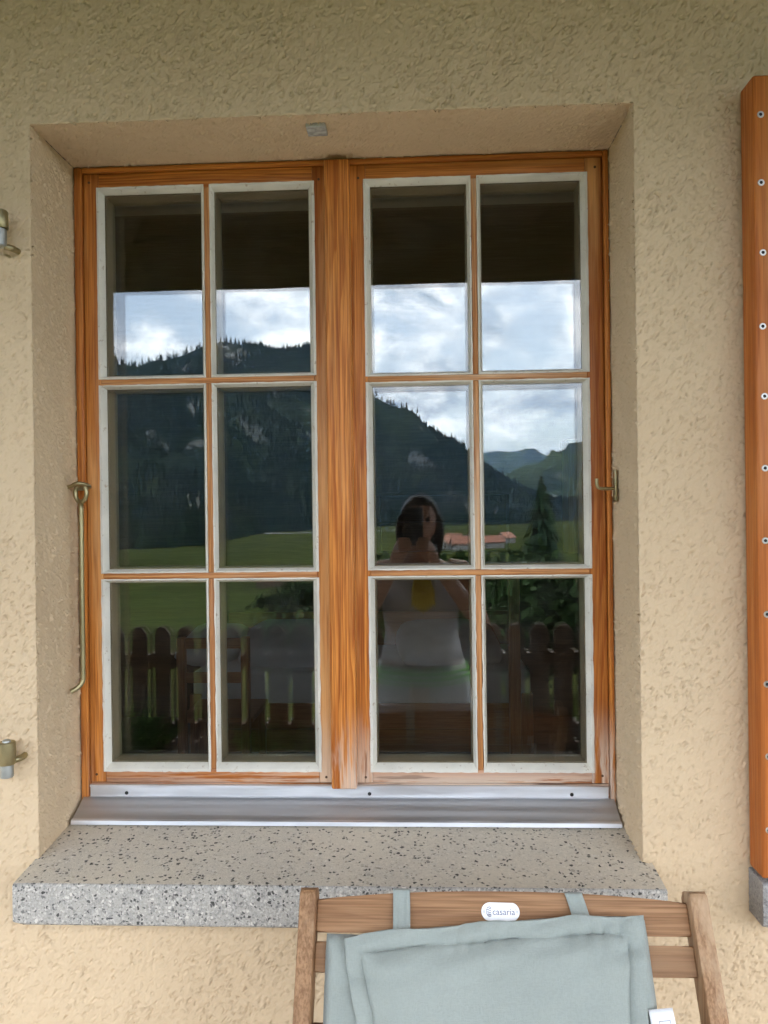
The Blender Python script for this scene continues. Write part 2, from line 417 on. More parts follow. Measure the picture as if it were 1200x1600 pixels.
MT['inner'] = mat_paint('cream_paint', (0.23, 0.175, 0.105), 0.1)
MT['alu'] = mat_metal('satin_aluminium', (0.80, 0.81, 0.83), 0.5, 0.00005, (0.1, 1, 1))
MT['alu_dull'] = mat_metal('weathered_aluminium', (0.60, 0.60, 0.605), 0.55, 0.0, (0.02, 1, 1), dirt=0.06)
MT['brass'] = mat_metal('yellow_zinc', (0.42, 0.36, 0.20), 0.45, 0.00008)
MT['zinc'] = mat_metal('grey_zinc', (0.46, 0.47, 0.44), 0.5, 0.0001)
MT['screw'] = mat_metal('steel_screw', (0.55, 0.53, 0.50), 0.4)
MT['peg'] = mat_plain('dark_wood_peg', (0.10, 0.045, 0.018), 0.7)
MT['dark'] = mat_plain('near_black', (0.012, 0.011, 0.010), 0.8)  # also stands in for the shade inside holes and sockets
MT['terr_top'] = mat_terrazzo('terrazzo_grimy', True)
MT['terr'] = mat_terrazzo('terrazzo_clean', False)
MT['concrete'] = mat_terrazzo('grey_cast_stone', False, True)
MT['glass'] = mat_glass()
MT['sage'] = mat_fabric('sage_canvas', (0.305, 0.334, 0.303), 700, 0.0004)
MT['white_label'] = mat_plain('white_plastic', (0.85, 0.85, 0.85), 0.35, var=0.02)
MT['ink'] = mat_plain('grey_ink', (0.09, 0.09, 0.16), 0.6)
MT['label_cloth'] = mat_plain('white_tag_cloth', (0.80, 0.81, 0.82), 0.8, var=0.03, bump=0.0003, bsc=900)

# ------------------------------------------------------------------ house wall with the window opening
RX0, RX1, RZ0, RZ1, WY = -0.655, 0.358, 0.955, 2.216, -0.166
def axis_grid(lo, hi, a, b, step, must):
    pts = set()
    def seg(p, q):
        n = max(1, int(round((q-p)/step)))
        for i in range(n+1): pts.add(round(p+(q-p)*i/n, 5))
    ms = sorted([a]+must+[b])
    for p, q in zip(ms[:-1], ms[1:]): seg(p, q)
    d = step; x = a
    while x > lo: d *= 1.35; x = max(lo, x-d); pts.add(round(x, 5))
    d = step; x = b
    while x < hi: d *= 1.35; x = min(hi, x+d); pts.add(round(x, 5))
    return sorted(pts)
def build_wall():
    xs = axis_grid(-4.6, 4.6, -0.80, 0.74, 0.0019, [RX0, RX1])
    zs = axis_grid(-0.6, 3.1, 0.62, 2.48, 0.0020, [RZ0, RZ1])
    i0, i1, j0, j1 = xs.index(RX0), xs.index(RX1), zs.index(RZ0), zs.index(RZ1)
    nx, nz = len(xs), len(zs)
    X, Z = np.meshgrid(np.array(xs), np.array(zs), indexing='ij')
    V = np.stack([X, np.full_like(X, WY), Z], -1)
    # eased arris round the opening
    V[i0, j0:j1+1, 0] -= 0.0015; V[i1, j0:j1+1, 0] += 0.0015; V[i0:i1+1, j1, 2] += 0.0015
    V[i0, j0:j1+1, 1] += 0.0015; V[i1, j0:j1+1, 1] += 0.0015; V[i0:i1+1, j1, 1] += 0.0015
    V = V.reshape(-1, 3)
    ii, jj = np.meshgrid(np.arange(nx-1), np.arange(nz-1), indexing='ij')
    keep = ~((ii >= i0) & (ii < i1) & (jj >= j0) & (jj < j1))
    ii, jj = ii[keep], jj[keep]
    F = np.stack([ii*nz+jj, (ii+1)*nz+jj, (ii+1)*nz+jj+1, ii*nz+jj+1], -1)
    verts = [V]; faces = [F]; off = len(V)
    ys = np.linspace(WY, 0.012, 84)[1:]
    def strip(edge):
        nonlocal off
        k = len(edge); E0 = V[edge].copy()
        base = E0.copy(); nv = []
        for y in ys:
            p = base.copy(); p[:, 1] = y; nv.append(p)
        # undo the eased arris for inner rows
        nv = np.concatenate(nv); verts.append(nv)
        idx = np.concatenate([np.array(edge)[None], off + np.arange(len(ys)*k).reshape(len(ys), k)])
        f = np.stack([idx[:-1, :-1], idx[1:, :-1], idx[1:, 1:], idx[:-1, 1:]], -1).reshape(-1, 4)
        faces.append(f); off += len(nv)
    strip([i0*nz+j for j in range(j0, j1+1)][::-1])
    strip([i1*nz+j for j in range(j0, j1+1)])
    strip([i*nz+j1 for i in range(i0, i1+1)][::-1])
    verts = np.concatenate(verts); faces = np.concatenate(faces)
    me = bpy.data.meshes.new('house_wall')
    me.vertices.add(len(verts)); me.vertices.foreach_set('co', verts.ravel())
    me.loops.add(len(faces)*4); me.loops.foreach_set('vertex_index', faces.ravel())
    me.polygons.add(len(faces)); me.polygons.foreach_set('loop_start', np.arange(len(faces))*4)
    me.update(calc_edges=True); me.validate()
    me.materials.append(MT['stucco']); me.polygons.foreach_set('use_smooth', [True]*len(faces))
    o = bpy.data.objects.new('house_wall', me); col.objects.link(o)
    tag(o, 'rough beige stucco house wall around the deep window recess', 'wall')
build_wall()

# ------------------------------------------------------------------ the window
win = thing('window', (-0.148, 0.0, 1.003), 'twin casement window with twelve small panes in orange larch frame', 'window')
# outer frame (each member a part)
FX0, FX1, FZ0, FZ1 = -0.6545, 0.3575, 1.003, 2.2155
SX0, SX1, SZ0, SZ1 = -0.6375, 0.3465, 1.0372, 2.2045
MB().box(FX0, SX0-0.0015, -0.005, 0.07, FZ0, FZ1, 0.0025).build('frame_jamb', MT['wood_v'], win, auto=40)
MB().box(SX1+0.0015, FX1, -0.005, 0.07, FZ0, FZ1, 0.0025).build('frame_jamb', MT['wood_v'], win, auto=40)
MB().box(SX0-0.0015, SX1+0.0015, -0.004, 0.07, SZ1+0.0015, FZ1, 0.0025).build('frame_head', MT['wood_h'], win, auto=40)
MB().box(SX0-0.0015, SX1+0.0015, 0.004, 0.07, 0.99, SZ0-0.002, 0.002).build('frame_sill', MT['wood_h'], win, auto=40)
GL, GI = 0.010, 0.044          # front faces of the outer and inner glass
BD = 0.0085                    # depth of the putty bevel

def putty(x0, x1, z0, z1, w):
    """mitred, sloping putty fillet round one pane; w = (left, right, bottom, top) front widths; (x0..z1) clear glass"""
    mb = MB()
    def side(po, pi, nrm, wob):
        n = 26; rows = []
        for i in range(n+1):
            t = i/n; a = Vector(po[0]).lerp(Vector(po[1]), t); b = Vector(pi[0]).lerp(Vector(pi[1]), t)
            j = 0.0 if i in (0, n) else noise.noise(Vector((a.x*90, a.z*90, wob)))*(0.0017 if a.z < 1.40 else 0.0009)
            o_ = Vector(nrm)*j
            rows.append([(a.x+o_.x, 0.004, a.z+o_.z), (a.x+o_.x, -0.0016, a.z+o_.z),
                         (a.x+(b.x-a.x)*0.35, -0.0022+0.0006*noise.noise(Vector((a.x*40, a.z*40, 3))), a.z+(b.z-a.z)*0.35),
                         (b.x, BD, b.z), (b.x, GL-0.0002, b.z)])
        mb.grid(rows)
    l, r, b, t = w
    o = [(x0-l, 0, z0-b), (x1+r, 0, z0-b), (x1+r, 0, z1+t), (x0-l, 0, z1+t)]
    i = [(x0, 0, z0), (x1, 0, z0), (x1, 0, z1), (x0, 0, z1)]
    side((o[0], o[1]), (i[0], i[1]), (0, 0, 1), 1.1); side((o[1], o[2]), (i[1], i[2]), (1, 0, 0), 2.3)
    side((o[2], o[3]), (i[2], i[3]), (0, 0, 1), 3.7); side((o[3], o[0]), (i[3], i[0]), (1, 0, 0), 4.9)
    return mb

def sash(x0, x1, bx0, bx1, mv, mh, label):
    """x0,x1 sash edges; bx0,bx1 outer edges of the putty; mv upright bar centre; mh level bar centres"""
    bz0, bz1 = 1.0577, 2.1774
    hw = 0.0056                         # half of a bar's bare wood face
    s_ = MB().box(x0, bx0+0.004, 0.0, 0.036, SZ0, SZ1, 0.0018).build('sash', MT['wood_v'], win, auto=40)
    s_['label'] = label
    W = MT['wood_v']; H = MT['wood_h']
    MB().box(bx1-0.004, x1, 0.0, 0.036, SZ0, SZ1, 0.0018).build('stile', W, s_, auto=40)
    MB().box(bx0+0.0042, bx1-0.0042, 0.0006, 0.036, bz1-0.004, SZ1, 0.0012).build('top_rail', H, s_, auto=40)
    MB().box(bx0+0.0042, bx1-0.0042, 0.0006, 0.036, SZ0, bz0+0.004, 0.0012).build('bottom_rail', H, s_, auto=40)
    zc = [bz0] + mh + [bz1]
    for z in mh:
        MB().box(bx0+0.0045, bx1-0.0045, 0.0004, 0.012, z-hw, z+hw, 0.0012).build('glazing_bar', MT['muntin_h'], s_, auto=40)
    for k in range(3):
        za = zc[k] + (hw if k else 0); zb = zc[k+1] - (hw if k < 2 else 0)
        MB().box(mv-hw+0.0003, mv+hw-0.0003, 0.0008, 0.012, za+0.0004 if k else za+0.0045, zb-0.0004 if k < 2 else zb-0.0045, 0.0012).build('glazing_bar', MT['muntin_v'], s_, auto=40)
        for (a, b, wl, wr) in ((bx0, mv-hw, 0.0120, 0.0072), (mv+hw, bx1, 0.0072, 0.0120)):
            wb = 0.0150 if k == 0 else 0.0072; wt = 0.0115 if k == 2 else 0.0072
            gx0, gx1, gz0, gz1 = a+wl, b-wr, za+wb, zb-wt
            putty(gx0, gx1, gz0, gz1, (wl, wr, wb, wt)).build('putty_bead', MT['bead'], s_, auto=50)
            MB().box(gx0-0.004, gx1+0.004, GL, GL+0.003, gz0-0.004, gz1+0.004).build('pane', MT['glass'], s_)
            # inner leaf: lining between the two glass layers, and the second pane
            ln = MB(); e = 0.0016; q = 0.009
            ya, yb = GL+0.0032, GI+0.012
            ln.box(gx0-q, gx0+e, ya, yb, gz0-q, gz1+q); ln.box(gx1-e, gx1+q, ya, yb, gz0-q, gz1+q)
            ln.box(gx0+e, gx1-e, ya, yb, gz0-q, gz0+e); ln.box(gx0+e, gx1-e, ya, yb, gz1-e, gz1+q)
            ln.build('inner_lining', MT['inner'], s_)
            MB().box(gx0+e+0.0003, gx1-e-0.0003, GI, GI+0.003, gz0+e+0.0003, gz1-e-0.0003).build('inner_pane', MT['glass'], s_)
    return s_
sl = sash(SX0, -0.1585, -0.6117, -0.1917, -0.3985, [1.4319, 1.8040], 'left casement of six panes under weathered orange varnish')
sr = sash(-0.1575, SX1, -0.0987, 0.3196, 0.1085, [1.4333, 1.7995], 'right casement of six panes with bleached wood at its lower corner')
# cover strip between the casements
MB().box(-0.1705, -0.1232, -0.0250, -0.0002, 1.0335, 2.2065, 0.0035, 3).build('cover_strip', MT['wood_v'], win, auto=40)
# wooden pegs and nail heads in the corners
for (x, z) in ((-0.626, 2.188), (-0.626, 1.052), (-0.183, 2.180), (-0.108, 2.180), (-0.183, 1.048), (-0.108, 1.048), (0.334, 2.186), (0.334, 1.052)):
    MB().lathe((x, -0.0008, z), (0, -1, 0), [(-0.004, 0.0024), (0.0, 0.0024), (0.0003, 0.0016)], 10).build('peg', MT['peg'], win)
# aluminium weather profile with drain holes
fl = MB()
fl.prism([(-0.6365, -0.0035, 1.0352), (-0.6365, -0.0075, 1.0340), (-0.6365, -0.0075, 1.0300), (-0.6365, -0.0050, 1.0290), (-0.6365, -0.0052, 1.0130), (-0.6365, -0.0085, 1.0115), (-0.6365, -0.0035, 1.0100)], (0.9800, 0, 0))
flash = fl.build('weather_profile', MT['alu'], win, auto=30)
sh = MB()
sh.prism([(-0.6495, -0.0037, 1.0112), (-0.6495, -0.0550, 0.9880), (-0.6495, -0.0555, 0.9865), (-0.6495, -0.0037, 1.0095)], (1.003, 0, 0))
sh.build('drip_sheet', MT['alu_dull'], win)
MB().prism([(-0.6500, -0.0552, 0.9890), (-0.6500, -0.0600, 0.9870), (-0.6500, -0.0612, 0.9800), (-0.6500, -0.0590, 0.9790), (-0.6500, -0.0552, 0.9862)], (1.004, 0, 0)).build('drip_edge', MT['alu'], win, auto=30)
for x in (-0.566, -0.101, 0.276):
    h = MB().lathe((x, -0.0052, 1.0185), (0, -1, 0), [(0.0, 0.0046), (0.0006, 0.0044), (0.0006, 0.0036), (-0.001, 0.0030)], 16).build('drain_hole', [MT['alu']], flash, auto=30)
    MB().lathe((x, -0.0053, 1.0185), (0, -1, 0), [(0.0, 0.0035), (0.0008, 0.0033)], 14).build('hole_shade_disc', MT['dark'], flash)  # solid near-black disc paints the shade inside the drain hole

# stone window sill
def slab(name, x0, x1, yf, zt_back, zt_front, zb, mats, label, rough=0.0):
    mb = MB(); n = 60; m = 10
    b = 0.004
    prof = [(0.0, zt_back), (yf+b, zt_front+0.0003), (yf+b*0.3, zt_front-b*0.3), (yf, zt_front-b), (yf, zb+b), (yf+b, zb), (0.0, zb)]
    rows = []
    for i in range(n+1):
        x = x0+(x1-x0)*i/n
        inset = 0.003 if i in (0, n) else 0.0
        rows.append([Vector((x, y+(inset if y < -0.1 else 0), z+(rough*noise.noise(Vector((x*30, y*30, z*30))) if rough else 0)-(inset*0.6 if z > (zb+zt_front)/2 else -inset*0.6))) for (y, z) in prof])
    k = len(prof); v = [p for r_ in rows for p in r_]
    for i in range(n):
        for j in range(k-1):
            mb.mi = 0 if j == 0 else 1
            mb.add([rows[i][j], rows[i][j+1], rows[i+1][j+1], rows[i+1][j]], [(0, 1, 2, 3)])
    mb.mi = 1
    mb.add(rows[0], [tuple(range(k))]); mb.add(rows[-1], [tuple(range(k))[::-1]])
    o = mb.build(name, mats, base=((x0+x1)/2, yf, zb), fixn=False)
    b_ = bmesh.new(); b_.from_mesh(o.data); bmesh.ops.remove_doubles(b_, verts=b_.verts[:], dist=1e-5)
    bmesh.ops.recalc_face_normals(b_, faces=b_.faces[:]); b_.to_mesh(o.data); b_.free()
    return tag(o, label, 'window sill')
slab('window_sill', -0.6625, 0.3755, -0.245, 0.9815, 0.9592, 0.8925, [MT['terr_top'], MT['terr']], 'speckled terrazzo window sill projecting below the twelve-pane window')
slab('window_sill', 0.5300, 1.70, -0.222, 0.968, 0.960, 0.888, [MT['concrete'], MT['concrete']], 'rough grey cast stone sill end below the wooden shutter', 0.004)

# metal plate let into the lintel
lp = thing('strike_plate', (-0.170, -0.12, 2.216), 'small grey metal plate let into the underside of the lintel', 'plate')
MB().box(-0.187, -0.153, -0.137, -0.103, 2.2105, 2.2185, 0.0012).build('plate', mat_plain('dull_grey_metal', (0.40, 0.40, 0.37), 0.6, var=0.3, sc=90), lp, auto=40)
# stay hook hanging on the left reveal
def bez(pts, n=8):
    """Catmull-Rom through pts"""
    P = [Vector(p) for p in pts]; P = [P[0]*2-P[1]] + P + [P[-1]*2-P[-2]]; out = []
    for i in range(1, len(P)-2):
        for k in range(n):
            t = k/n; a, b, c, d = P[i-1], P[i], P[i+1], P[i+2]
            out.append(0.5*((2*b)+(c-a)*t+(2*a-5*b+4*c-d)*t*t+(3*b-a-3*c+d)*t**3))
    out.append(P[-2]); return out
st = thing('stay_hook', (-0.6555, -0.04, 1.60), 'long brass-coloured stay hook hanging on the left window reveal', 'hook')
yk = -0.040
MB().tube(bez([(-0.632, yk, 1.576), (-0.632, yk-0.001, 1.40), (-0.6325, yk, 1.262), (-0.633, yk-0.002, 1.240), (-0.640, yk-0.008, 1.229), (-0.650, yk-0.014, 1.223)], 10), 0.0047, 12).build('rod', MT['brass'], st, smooth=True)
MB().tube([(-0.632+0.0115*math.sin(a)*(1.0 if abs(math.cos(a)) < 2 else 1), yk-0.002*math.sin(a), 1.5915+0.0165*math.cos(a)) for a in [2*math.pi*i/28 for i in range(28)]], 0.0042, 10, closed=True).build('eye', MT['brass'], st, smooth=True)
MB().tube(bez([(-0.660, yk, 1.602), (-0.648, yk-0.006, 1.604), (-0.636, yk-0.013, 1.6085), (-0.624, yk-0.010, 1.6085), (-0.618, yk+0.001, 1.605), (-0.622, yk+0.012, 1.602), (-0.634, yk+0.012, 1.600), (-0.643, yk+0.002, 1.600)], 8), 0.0036, 10).build('screw_eye', MT['brass'], st, smooth=True)
# hook catch on the right reveal
ct = thing('hook_catch', (0.3575, -0.04, 1.59), 'small brass-coloured hook on a plate screwed to the right reveal', 'hook')
MB().box(0.3515, 0.3565, -0.047, -0.033, 1.562, 1.620, 0.0012).build('plate', MT['brass'], ct, auto=40)
MB().tube(bez([(0.352, -0.042, 1.586), (0.335, -0.046, 1.5858), (0.324, -0.048, 1.5868), (0.3195, -0.049, 1.593), (0.3190, -0.049, 1.604)], 8), 0.0031, 10).build('hook', MT['brass'], ct, smooth=True)

# shutter hinges on the left
def hinge(z, up, label):
    t = thing('shutter_pintle', (-0.690, WY, z), label, 'hinge', None)
    x, y = -0.694, WY-0.030
    if up:
        MB().lathe((x, y, z+0.004), (0, 0, 1), [(0, 0.0128), (0.001, 0.0134), (0.028, 0.0134), (0.030, 0.012)], 20).build('knuckle', MT['brass'], t, auto=40)
        MB().lathe((x, y, z-0.026), (0, 0, 1), [(0, 0.009), (0.002, 0.0108), (0.0285, 0.0108)], 20).build('pin', MT['zinc'], t, auto=40)
        zs_ = z-0.024
    else:
        MB().lathe((x, y, z-0.002), (0, 0, 1), [(0, 0.0132), (0.001, 0.0140), (0.036, 0.0140), (0.037, 0.013)], 20).build('knuckle', MT['brass'], t, auto=40)
        MB().lathe((x, y, z+0.0345), (0, 0, 1), [(0, 0.007), (0.003, 0.0065), (0.005, 0.003)], 16).build('pin_head', MT['zinc'], t, auto=40)
        MB().lathe((x, y, z-0.024), (0, 0, 1), [(0, 0.0095), (0.001, 0.0105), (0.0215, 0.0105)], 20).build('pin', MT['zinc'], t, auto=40)
        zs_ = z+0.004
    MB().tube(bez([(x+0.005, y+0.004, zs_), (x+0.012, y+0.010, zs_-0.001), (x+0.015, y+0.020, zs_-0.001), (x+0.014, WY+0.012, zs_)], 6), 0.0055, 10).build('shank', MT['brass'], t, smooth=True)
    MB().box(x-0.09, x-0.010, y-0.010, y-0.004, z+0.003, z+0.031, 0.001).build('strap', MT['brass'], t, auto=40)
hinge(2.026, True, 'upper shutter hinge pin with bright lower half, left of window')
hinge(1.138, False, 'lower olive shutter hinge with zinc pin, left of window')

# open shutter on the right
su = thing('shutter', (0.78, WY, 0.968), 'open orange wooden shutter with a row of steel screws', 'shutter')
HX0, HX1, HY0, HY1, HZ0, HZ1 = 0.5295, 1.055, -0.219, -0.1705, 0.966, 2.226
MB().box(HX0, HX0+0.105, HY0, HY1, HZ0, HZ1, 0.004, 3).build('stile', MT['shutter_v'], su, auto=40)
MB().box(HX1-0.105, HX1, HY0, HY1, HZ0, HZ1, 0.004, 3).build('stile', MT['shutter_v'], su, auto=40)
MB().box(HX0+0.1052, HX1-0.1052, HY0+0.002, HY1, HZ1-0.1, HZ1, 0.003).build('rail', MT['wood_h'], su, auto=40)
MB().box(HX0+0.1052, HX1-0.1052, HY0+0.002, HY1, HZ0, HZ0+0.1, 0.003).build('rail', MT['wood_h'], su, auto=40)
for k in range(26):
    z = HZ0+0.112+k*0.0405
    MB().prism([(HX0+0.1055, HY0+0.008, z), (HX0+0.1055, HY0+0.014, z-0.006), (HX0+0.1055, HY1-0.004, z+0.034), (HX0+0.1055, HY1-0.010, z+0.040)], (HX1-HX0-0.211, 0, 0)).build('slat', MT['wood_h'], su)
for z in (2.1635, 2.0570, 1.9475, 1.8320, 1.7225, 1.6100, 1.4965, 1.3810, 1.2715, 1.1580, 1.0425):
    xj = 0.5415+random.uniform(-0.0015, 0.0015)
    sc = MB().lathe((xj, HY0, z), (0, -1, 0), [(-0.001, 0.0054), (0.0003, 0.0054), (0.0009, 0.0047), (0.0009, 0.0027), (0.0002, 0.0024)], 18).build('screw', MT['screw'], su, auto=40)
    MB().lathe((xj, HY0-0.0003, z), (0, -1, 0), [(0, 0.0029), (0.0004, 0.0027)], 6).build('socket_shade', MT['dark'], sc)  # near-black hexagon paints the shade in the screw's drive

# ------------------------------------------------------------------ folding chair under the sill
CO = Vector((0.1, -0.45, 1.06)); RA = R(29)
CVv = Vector((0, -math.sin(RA), -math.cos(RA))); CN = Vector((0, -math.cos(RA), math.sin(RA)))
def cp(u, v, n=0.0): return CO + Vector((1, 0, 0))*u + CVv*v + CN*n
ch = thing('folding_chair', (0.1, -0.8, 0.0), 'folding wooden garden chair with slatted back below the window', 'chair')
def post(u0, u1, name='post'):
    # rounded top, runs down the back to the floor in front
    mb = MB(); d = 0.040; L = 1.20
    pts = []
    for k in range(9):
        a = math.pi*k/8; pts.append((0.020-0.020*math.cos(a)-0.034+0.0, 0.007-0.007*math.sin(a)))
    ring = [cp(u0, v, n) for (n, v) in pts] + [cp(u0, L, 0.006), cp(u0, L, -0.034)]
    mb.prism(ring, (u1-u0, 0, 0), 0.0035, 2)
    return mb.build(name, MT['chair_z'], ch, auto=40)
post(-0.262, -0.2405); post(0.2355, 0.2590)
def slat(v0, v1, n0, n1, bow=0.0, name='back_slat', u0=-0.241, u1=0.236, bev=0.002):
    mb = MB(); k = 24; top = []; bot = []
    for i in range(k+1):
        u = u0+(u1-u0)*i/k; t = (u-(u0+u1)/2)/((u1-u0)/2)
        top.append(cp(u, v0 + bow*abs(t)**2.2, n0)); bot.append(cp(u, v1, n0))
    mb.prism(top + bot[::-1], CN*(n1-n0), bev, 1)
    return mb.build(name, MT['chair_x'], ch, auto=40)
crest = slat(0.0025, 0.0520, -0.028, -0.010, 0.0115, 'crest_rail')
slat(0.0620, 0.0965, -0.028, -0.010)
for v in (0.150, 0.238, 0.326, 0.414): slat(v, v+0.036, -0.028, -0.010)
# front legs, seat and stretcher (below the picture)
for u0, u1 in ((-0.236, -0.214), (0.211, 0.233)):
    a = cp(u0, 0.60, -0.012); b = Vector((a.x, -0.62, 0.0))
    MB().prism([a, a+Vector((0, 0.04, 0)), b+Vector((0, 0.04, 0)), b], (u1-u0, 0, 0), 0.003).build('leg', MT['chair_z'], ch, auto=40)
for k in range(7):
    y = -0.745-k*0.062
    MB().box(-0.105, 0.305, y-0.05, y, 0.425+k*0.004, 0.443+k*0.004, 0.002).build('seat_slat', MT['chair_x'], ch, auto=40)
for u in (-0.150, 0.335):
    MB().box(u-0.011, u+0.011, -1.19, -0.70, 0.400, 0.424, 0.003).build('seat_rail', MT['chair_z'], ch, auto=40)
# maker's badge with its lettering
bd = MB()
pts = []
bw, bh = 0.0490, 0.0215
for k in range(24):
    a = 2*math.pi*k/24; cx = (bw-bh)/2*(1 if math.cos(a) > 0 else -1)
    pts.append(cp(-0.0027+cx+bh/2*math.cos(a), 0.0262+bh/2*math.sin(a), -0.0100))
bd.prism(pts, CN*0.0016, 0.0004)
badge = bd.build('badge', MT['white_label'], crest, auto=40)
def lettering(text, size, u, v, n, parent, mat, name='lettering', width=None):
    c = bpy.data.curves.new('t', 'FONT'); c.body = text; c.size = size; c.align_x = 'LEFT'; c.align_y = 'CENTER'
    c.extrude = 0.00005
    o = bpy.data.objects.new('t', c); col.objects.link(o); dg = bpy.context.evaluated_depsgraph_get()
    me = bpy.data.meshes.new_from_object(o.evaluated_get(dg)); bpy.data.objects.remove(o)
    xs_ = [p.co.x for p in me.vertices]; ys_ = [p.co.y for p in me.vertices]; k_ = (width/(max(xs_)-min(xs_))) if width else 1.0; xm, ym = min(xs_), (min(ys_)+max(ys_))/2
    mb = MB(); mb.add([cp(u+(p.co.x-xm)*k_, v-(p.co.y-ym)*k_, n+p.co.z) for p in me.vertices], [tuple(f.vertices) for f in me.polygons])
    return mb.build(name, mat, parent)
lg = lettering('casaria', 0.0105, -0.0128, 0.0264, -0.0082, crest, MT['ink'], width=0.0285)
lettering('\u00b0', 0.005, 0.0162, 0.0236, -0.0082, crest, MT['ink'])
em = MB()
def bar(u0, v0, u1, v1, w=0.0004):
    a = cp(u0, v0, -0.0083); b = cp(u1, v1, -0.0083); em.tube([a, b], w, 4)
eu, ev = -0.0168, 0.0262
for k in range(7):
    a0 = R(60+k*34); a1 = R(60+(k+1)*34)
    bar(eu+0.0042*math.cos(a0), ev-0.0056*math.sin(a0), eu+0.0042*math.cos(a1), ev-0.0056*math.sin(a1))
for k in range(4): bar(eu-0.003, ev-0.002+k*0.0018, eu+0.002, ev-0.004+k*0.0024)
for k in range(3): bar(eu-0.001+k*0.0014, ev+0.002, eu-0.001+k*0.0014, ev+0.0052)
em.build('emblem', MT['ink'], crest)
for uu in (-0.0238, 0.0186):
    MB().tube([cp(uu+0.0008*math.cos(a), 0.0262+0.0014*math.sin(a), -0.0083) for a in [2*math.pi*i/12 for i in range(12)]], 0.00022, 4, closed=True).build('rivet_hole', MT['ink'], crest)

# seat cushion hung on the chair back
cu = thing('chair_cushion', cp(0, 0.5, 0.03), 'sage green padded cushion hung over the chair back by two straps', 'cushion')
def lerp(a, b, t): return a+(b-a)*t
def sstep(t): t = max(0, min(1, t)); return t*t*(3-2*t)
def pl(x, P):
    for (a, fa), (b, fb) in zip(P[:-1], P[1:]):
        if x <= b: return fa+(fb-fa)*(x-a)/(b-a)
    return P[-1][1]
topE = [(0.0, 0.0575), (0.05, 0.0540), (0.2, 0.0480), (0.5, 0.0385), (0.77, 0.0305), (1.0, 0.0300)]
leftE = [(0.0, -0.2010), (0.03, -0.1985), (0.06, -0.1915), (0.085, -0.1835), (0.11, -0.1835), (0.6, -0.186)]
rightE = [(0.0, 0.1735), (0.04, 0.1690), (0.11, 0.1610), (0.2, 0.160), (0.6, 0.162)]
def cushion_front():
    nu, nv = 90, 120; P = []
    H = 0.60
    for i in range(nu+1):
        s_ = i/nu; row = []
        for j in range(nv+1):
            t = (j/nv)**1.25
            dv = t*H
            ul = pl(dv, leftE); ur = pl(dv, rightE)
            u = lerp(ul, ur, s_); v = pl(s_, topE)*(1-t) + (0.05+H)*t
            el = u-ul; er = ur-u; et = dv*(1.0); eb = H-dv
            # flange then padded body
            fl_ = min((el-0.020)/0.03, (er-0.020)/0.03, (et-0.020)/0.024, (eb-0.02)/0.03)
            body = sstep(max(0, fl_))
            groove = math.exp(-((min(el, er)-0.020)/0.004)**2) if et > 0.016 else 0
            groove = max(groove, math.exp(-((et-0.020)/0.004)**2) if min(el, er) > 0.016 else 0)
            n = 0.010 + 0.008*body + 0.006*sstep(min(el, er, et)/0.12) - 0.0050*groove
            # puckers
            n += 0.0030*math.sin(u*190+4*math.sin(v*30+u*40))*math.exp(-((et-0.018)/0.014)**2)*(0.4+0.6*s_) + 0.0022*math.sin(u*70+v*200)*math.exp(-(et/0.05)**2)
            n += 0.0032*noise.noise(Vector((u*22, v*22, 1.7))) * (0.5+0.5*body)
            n += 0.004*noise.noise(Vector((u*7, v*60, 4.7)))*math.exp(-(min(el, er)/0.03)**2)
            n += 0.006*math.exp(-((u-0.15)/0.03)**2-((v-0.085)/0.012)**2) - 0.007*math.exp(-((u+0.178)/0.015)**2-((v-0.100)/0.008)**2)
            row.append(cp(u, v, n))
        P.append(row)
    return P
CF_ = cushion_front()
mb = MB(); mb.grid(CF_)
mb.build('padded_cover', MT['sage'], cu, smooth=True, fixn=False)
o_ = cu.children[-1]
md = o_.modifiers.new('solid', 'SOLIDIFY'); md.thickness = 0.005; md.offset = -1
# rear layer of the folded cover, showing at the sides
def rear():
    P = []
    for i in range(41):
        s_ = i/40; row = []
        for j in range(61):
            t = j/60; v = 0.0535+t*0.55 + 0.002*math.sin(s_*9)
            if s_ > 0.55: v += -0.020*sstep((s_-0.55)/0.3)*(1-t)
            ul = -0.2245+0.002*t; ur = 0.1765+0.003*t
            u = lerp(ul, ur, s_)
            edge = min(s_, 1-s_)
            n = -0.004 + 0.009*sstep(edge/0.03)*sstep(t/0.03) + 0.0015*noise.noise(Vector((u*20, v*20, 9)))
            row.append(cp(u, v, n))
        P.append(row)
    return P
mb = MB(); mb.grid(rear()); ob = mb.build('rear_cover', MT['sage'], cu, smooth=True, fixn=False)
md = ob.modifiers.new('solid', 'SOLIDIFY'); md.thickness = 0.004; md.offset = 0
def strap(ua, ub, va, vb):
    mb = MB(); w = 0.0110; path = []
    n0 = -0.0085
    pts = [(ub, vb, 0.004), (lerp(ub, ua, .3), lerp(vb, va+0.004, .35), -0.002), (lerp(ub, ua, .55), lerp(vb, va+0.004, .7), n0+0.0015), (ua, va+0.003, n0+0.001), (ua, va, n0-0.004), (ua, va-0.0005, -0.022), (ua, va+0.005, -0.0305), (ua, va+0.05, -0.032), (ua, va+0.12, -0.034)]
    P = []
    path = bez([cp(*p) for p in pts], 5)
    for k in (-1, -0.55, -0.5, 0, 0.5, 0.55, 1):
        P.append([p + Vector((w*k, 0, 0)) + CN*(0.0006 if abs(k) not in (0.5,) else 0.0) for p in path])
    mb.grid(P); o = mb.build('strap', MT['sage'], cu, smooth=True, fixn=False)
    m = o.modifiers.new('solid', 'SOLIDIFY'); m.thickness = 0.0016; m.offset = 0
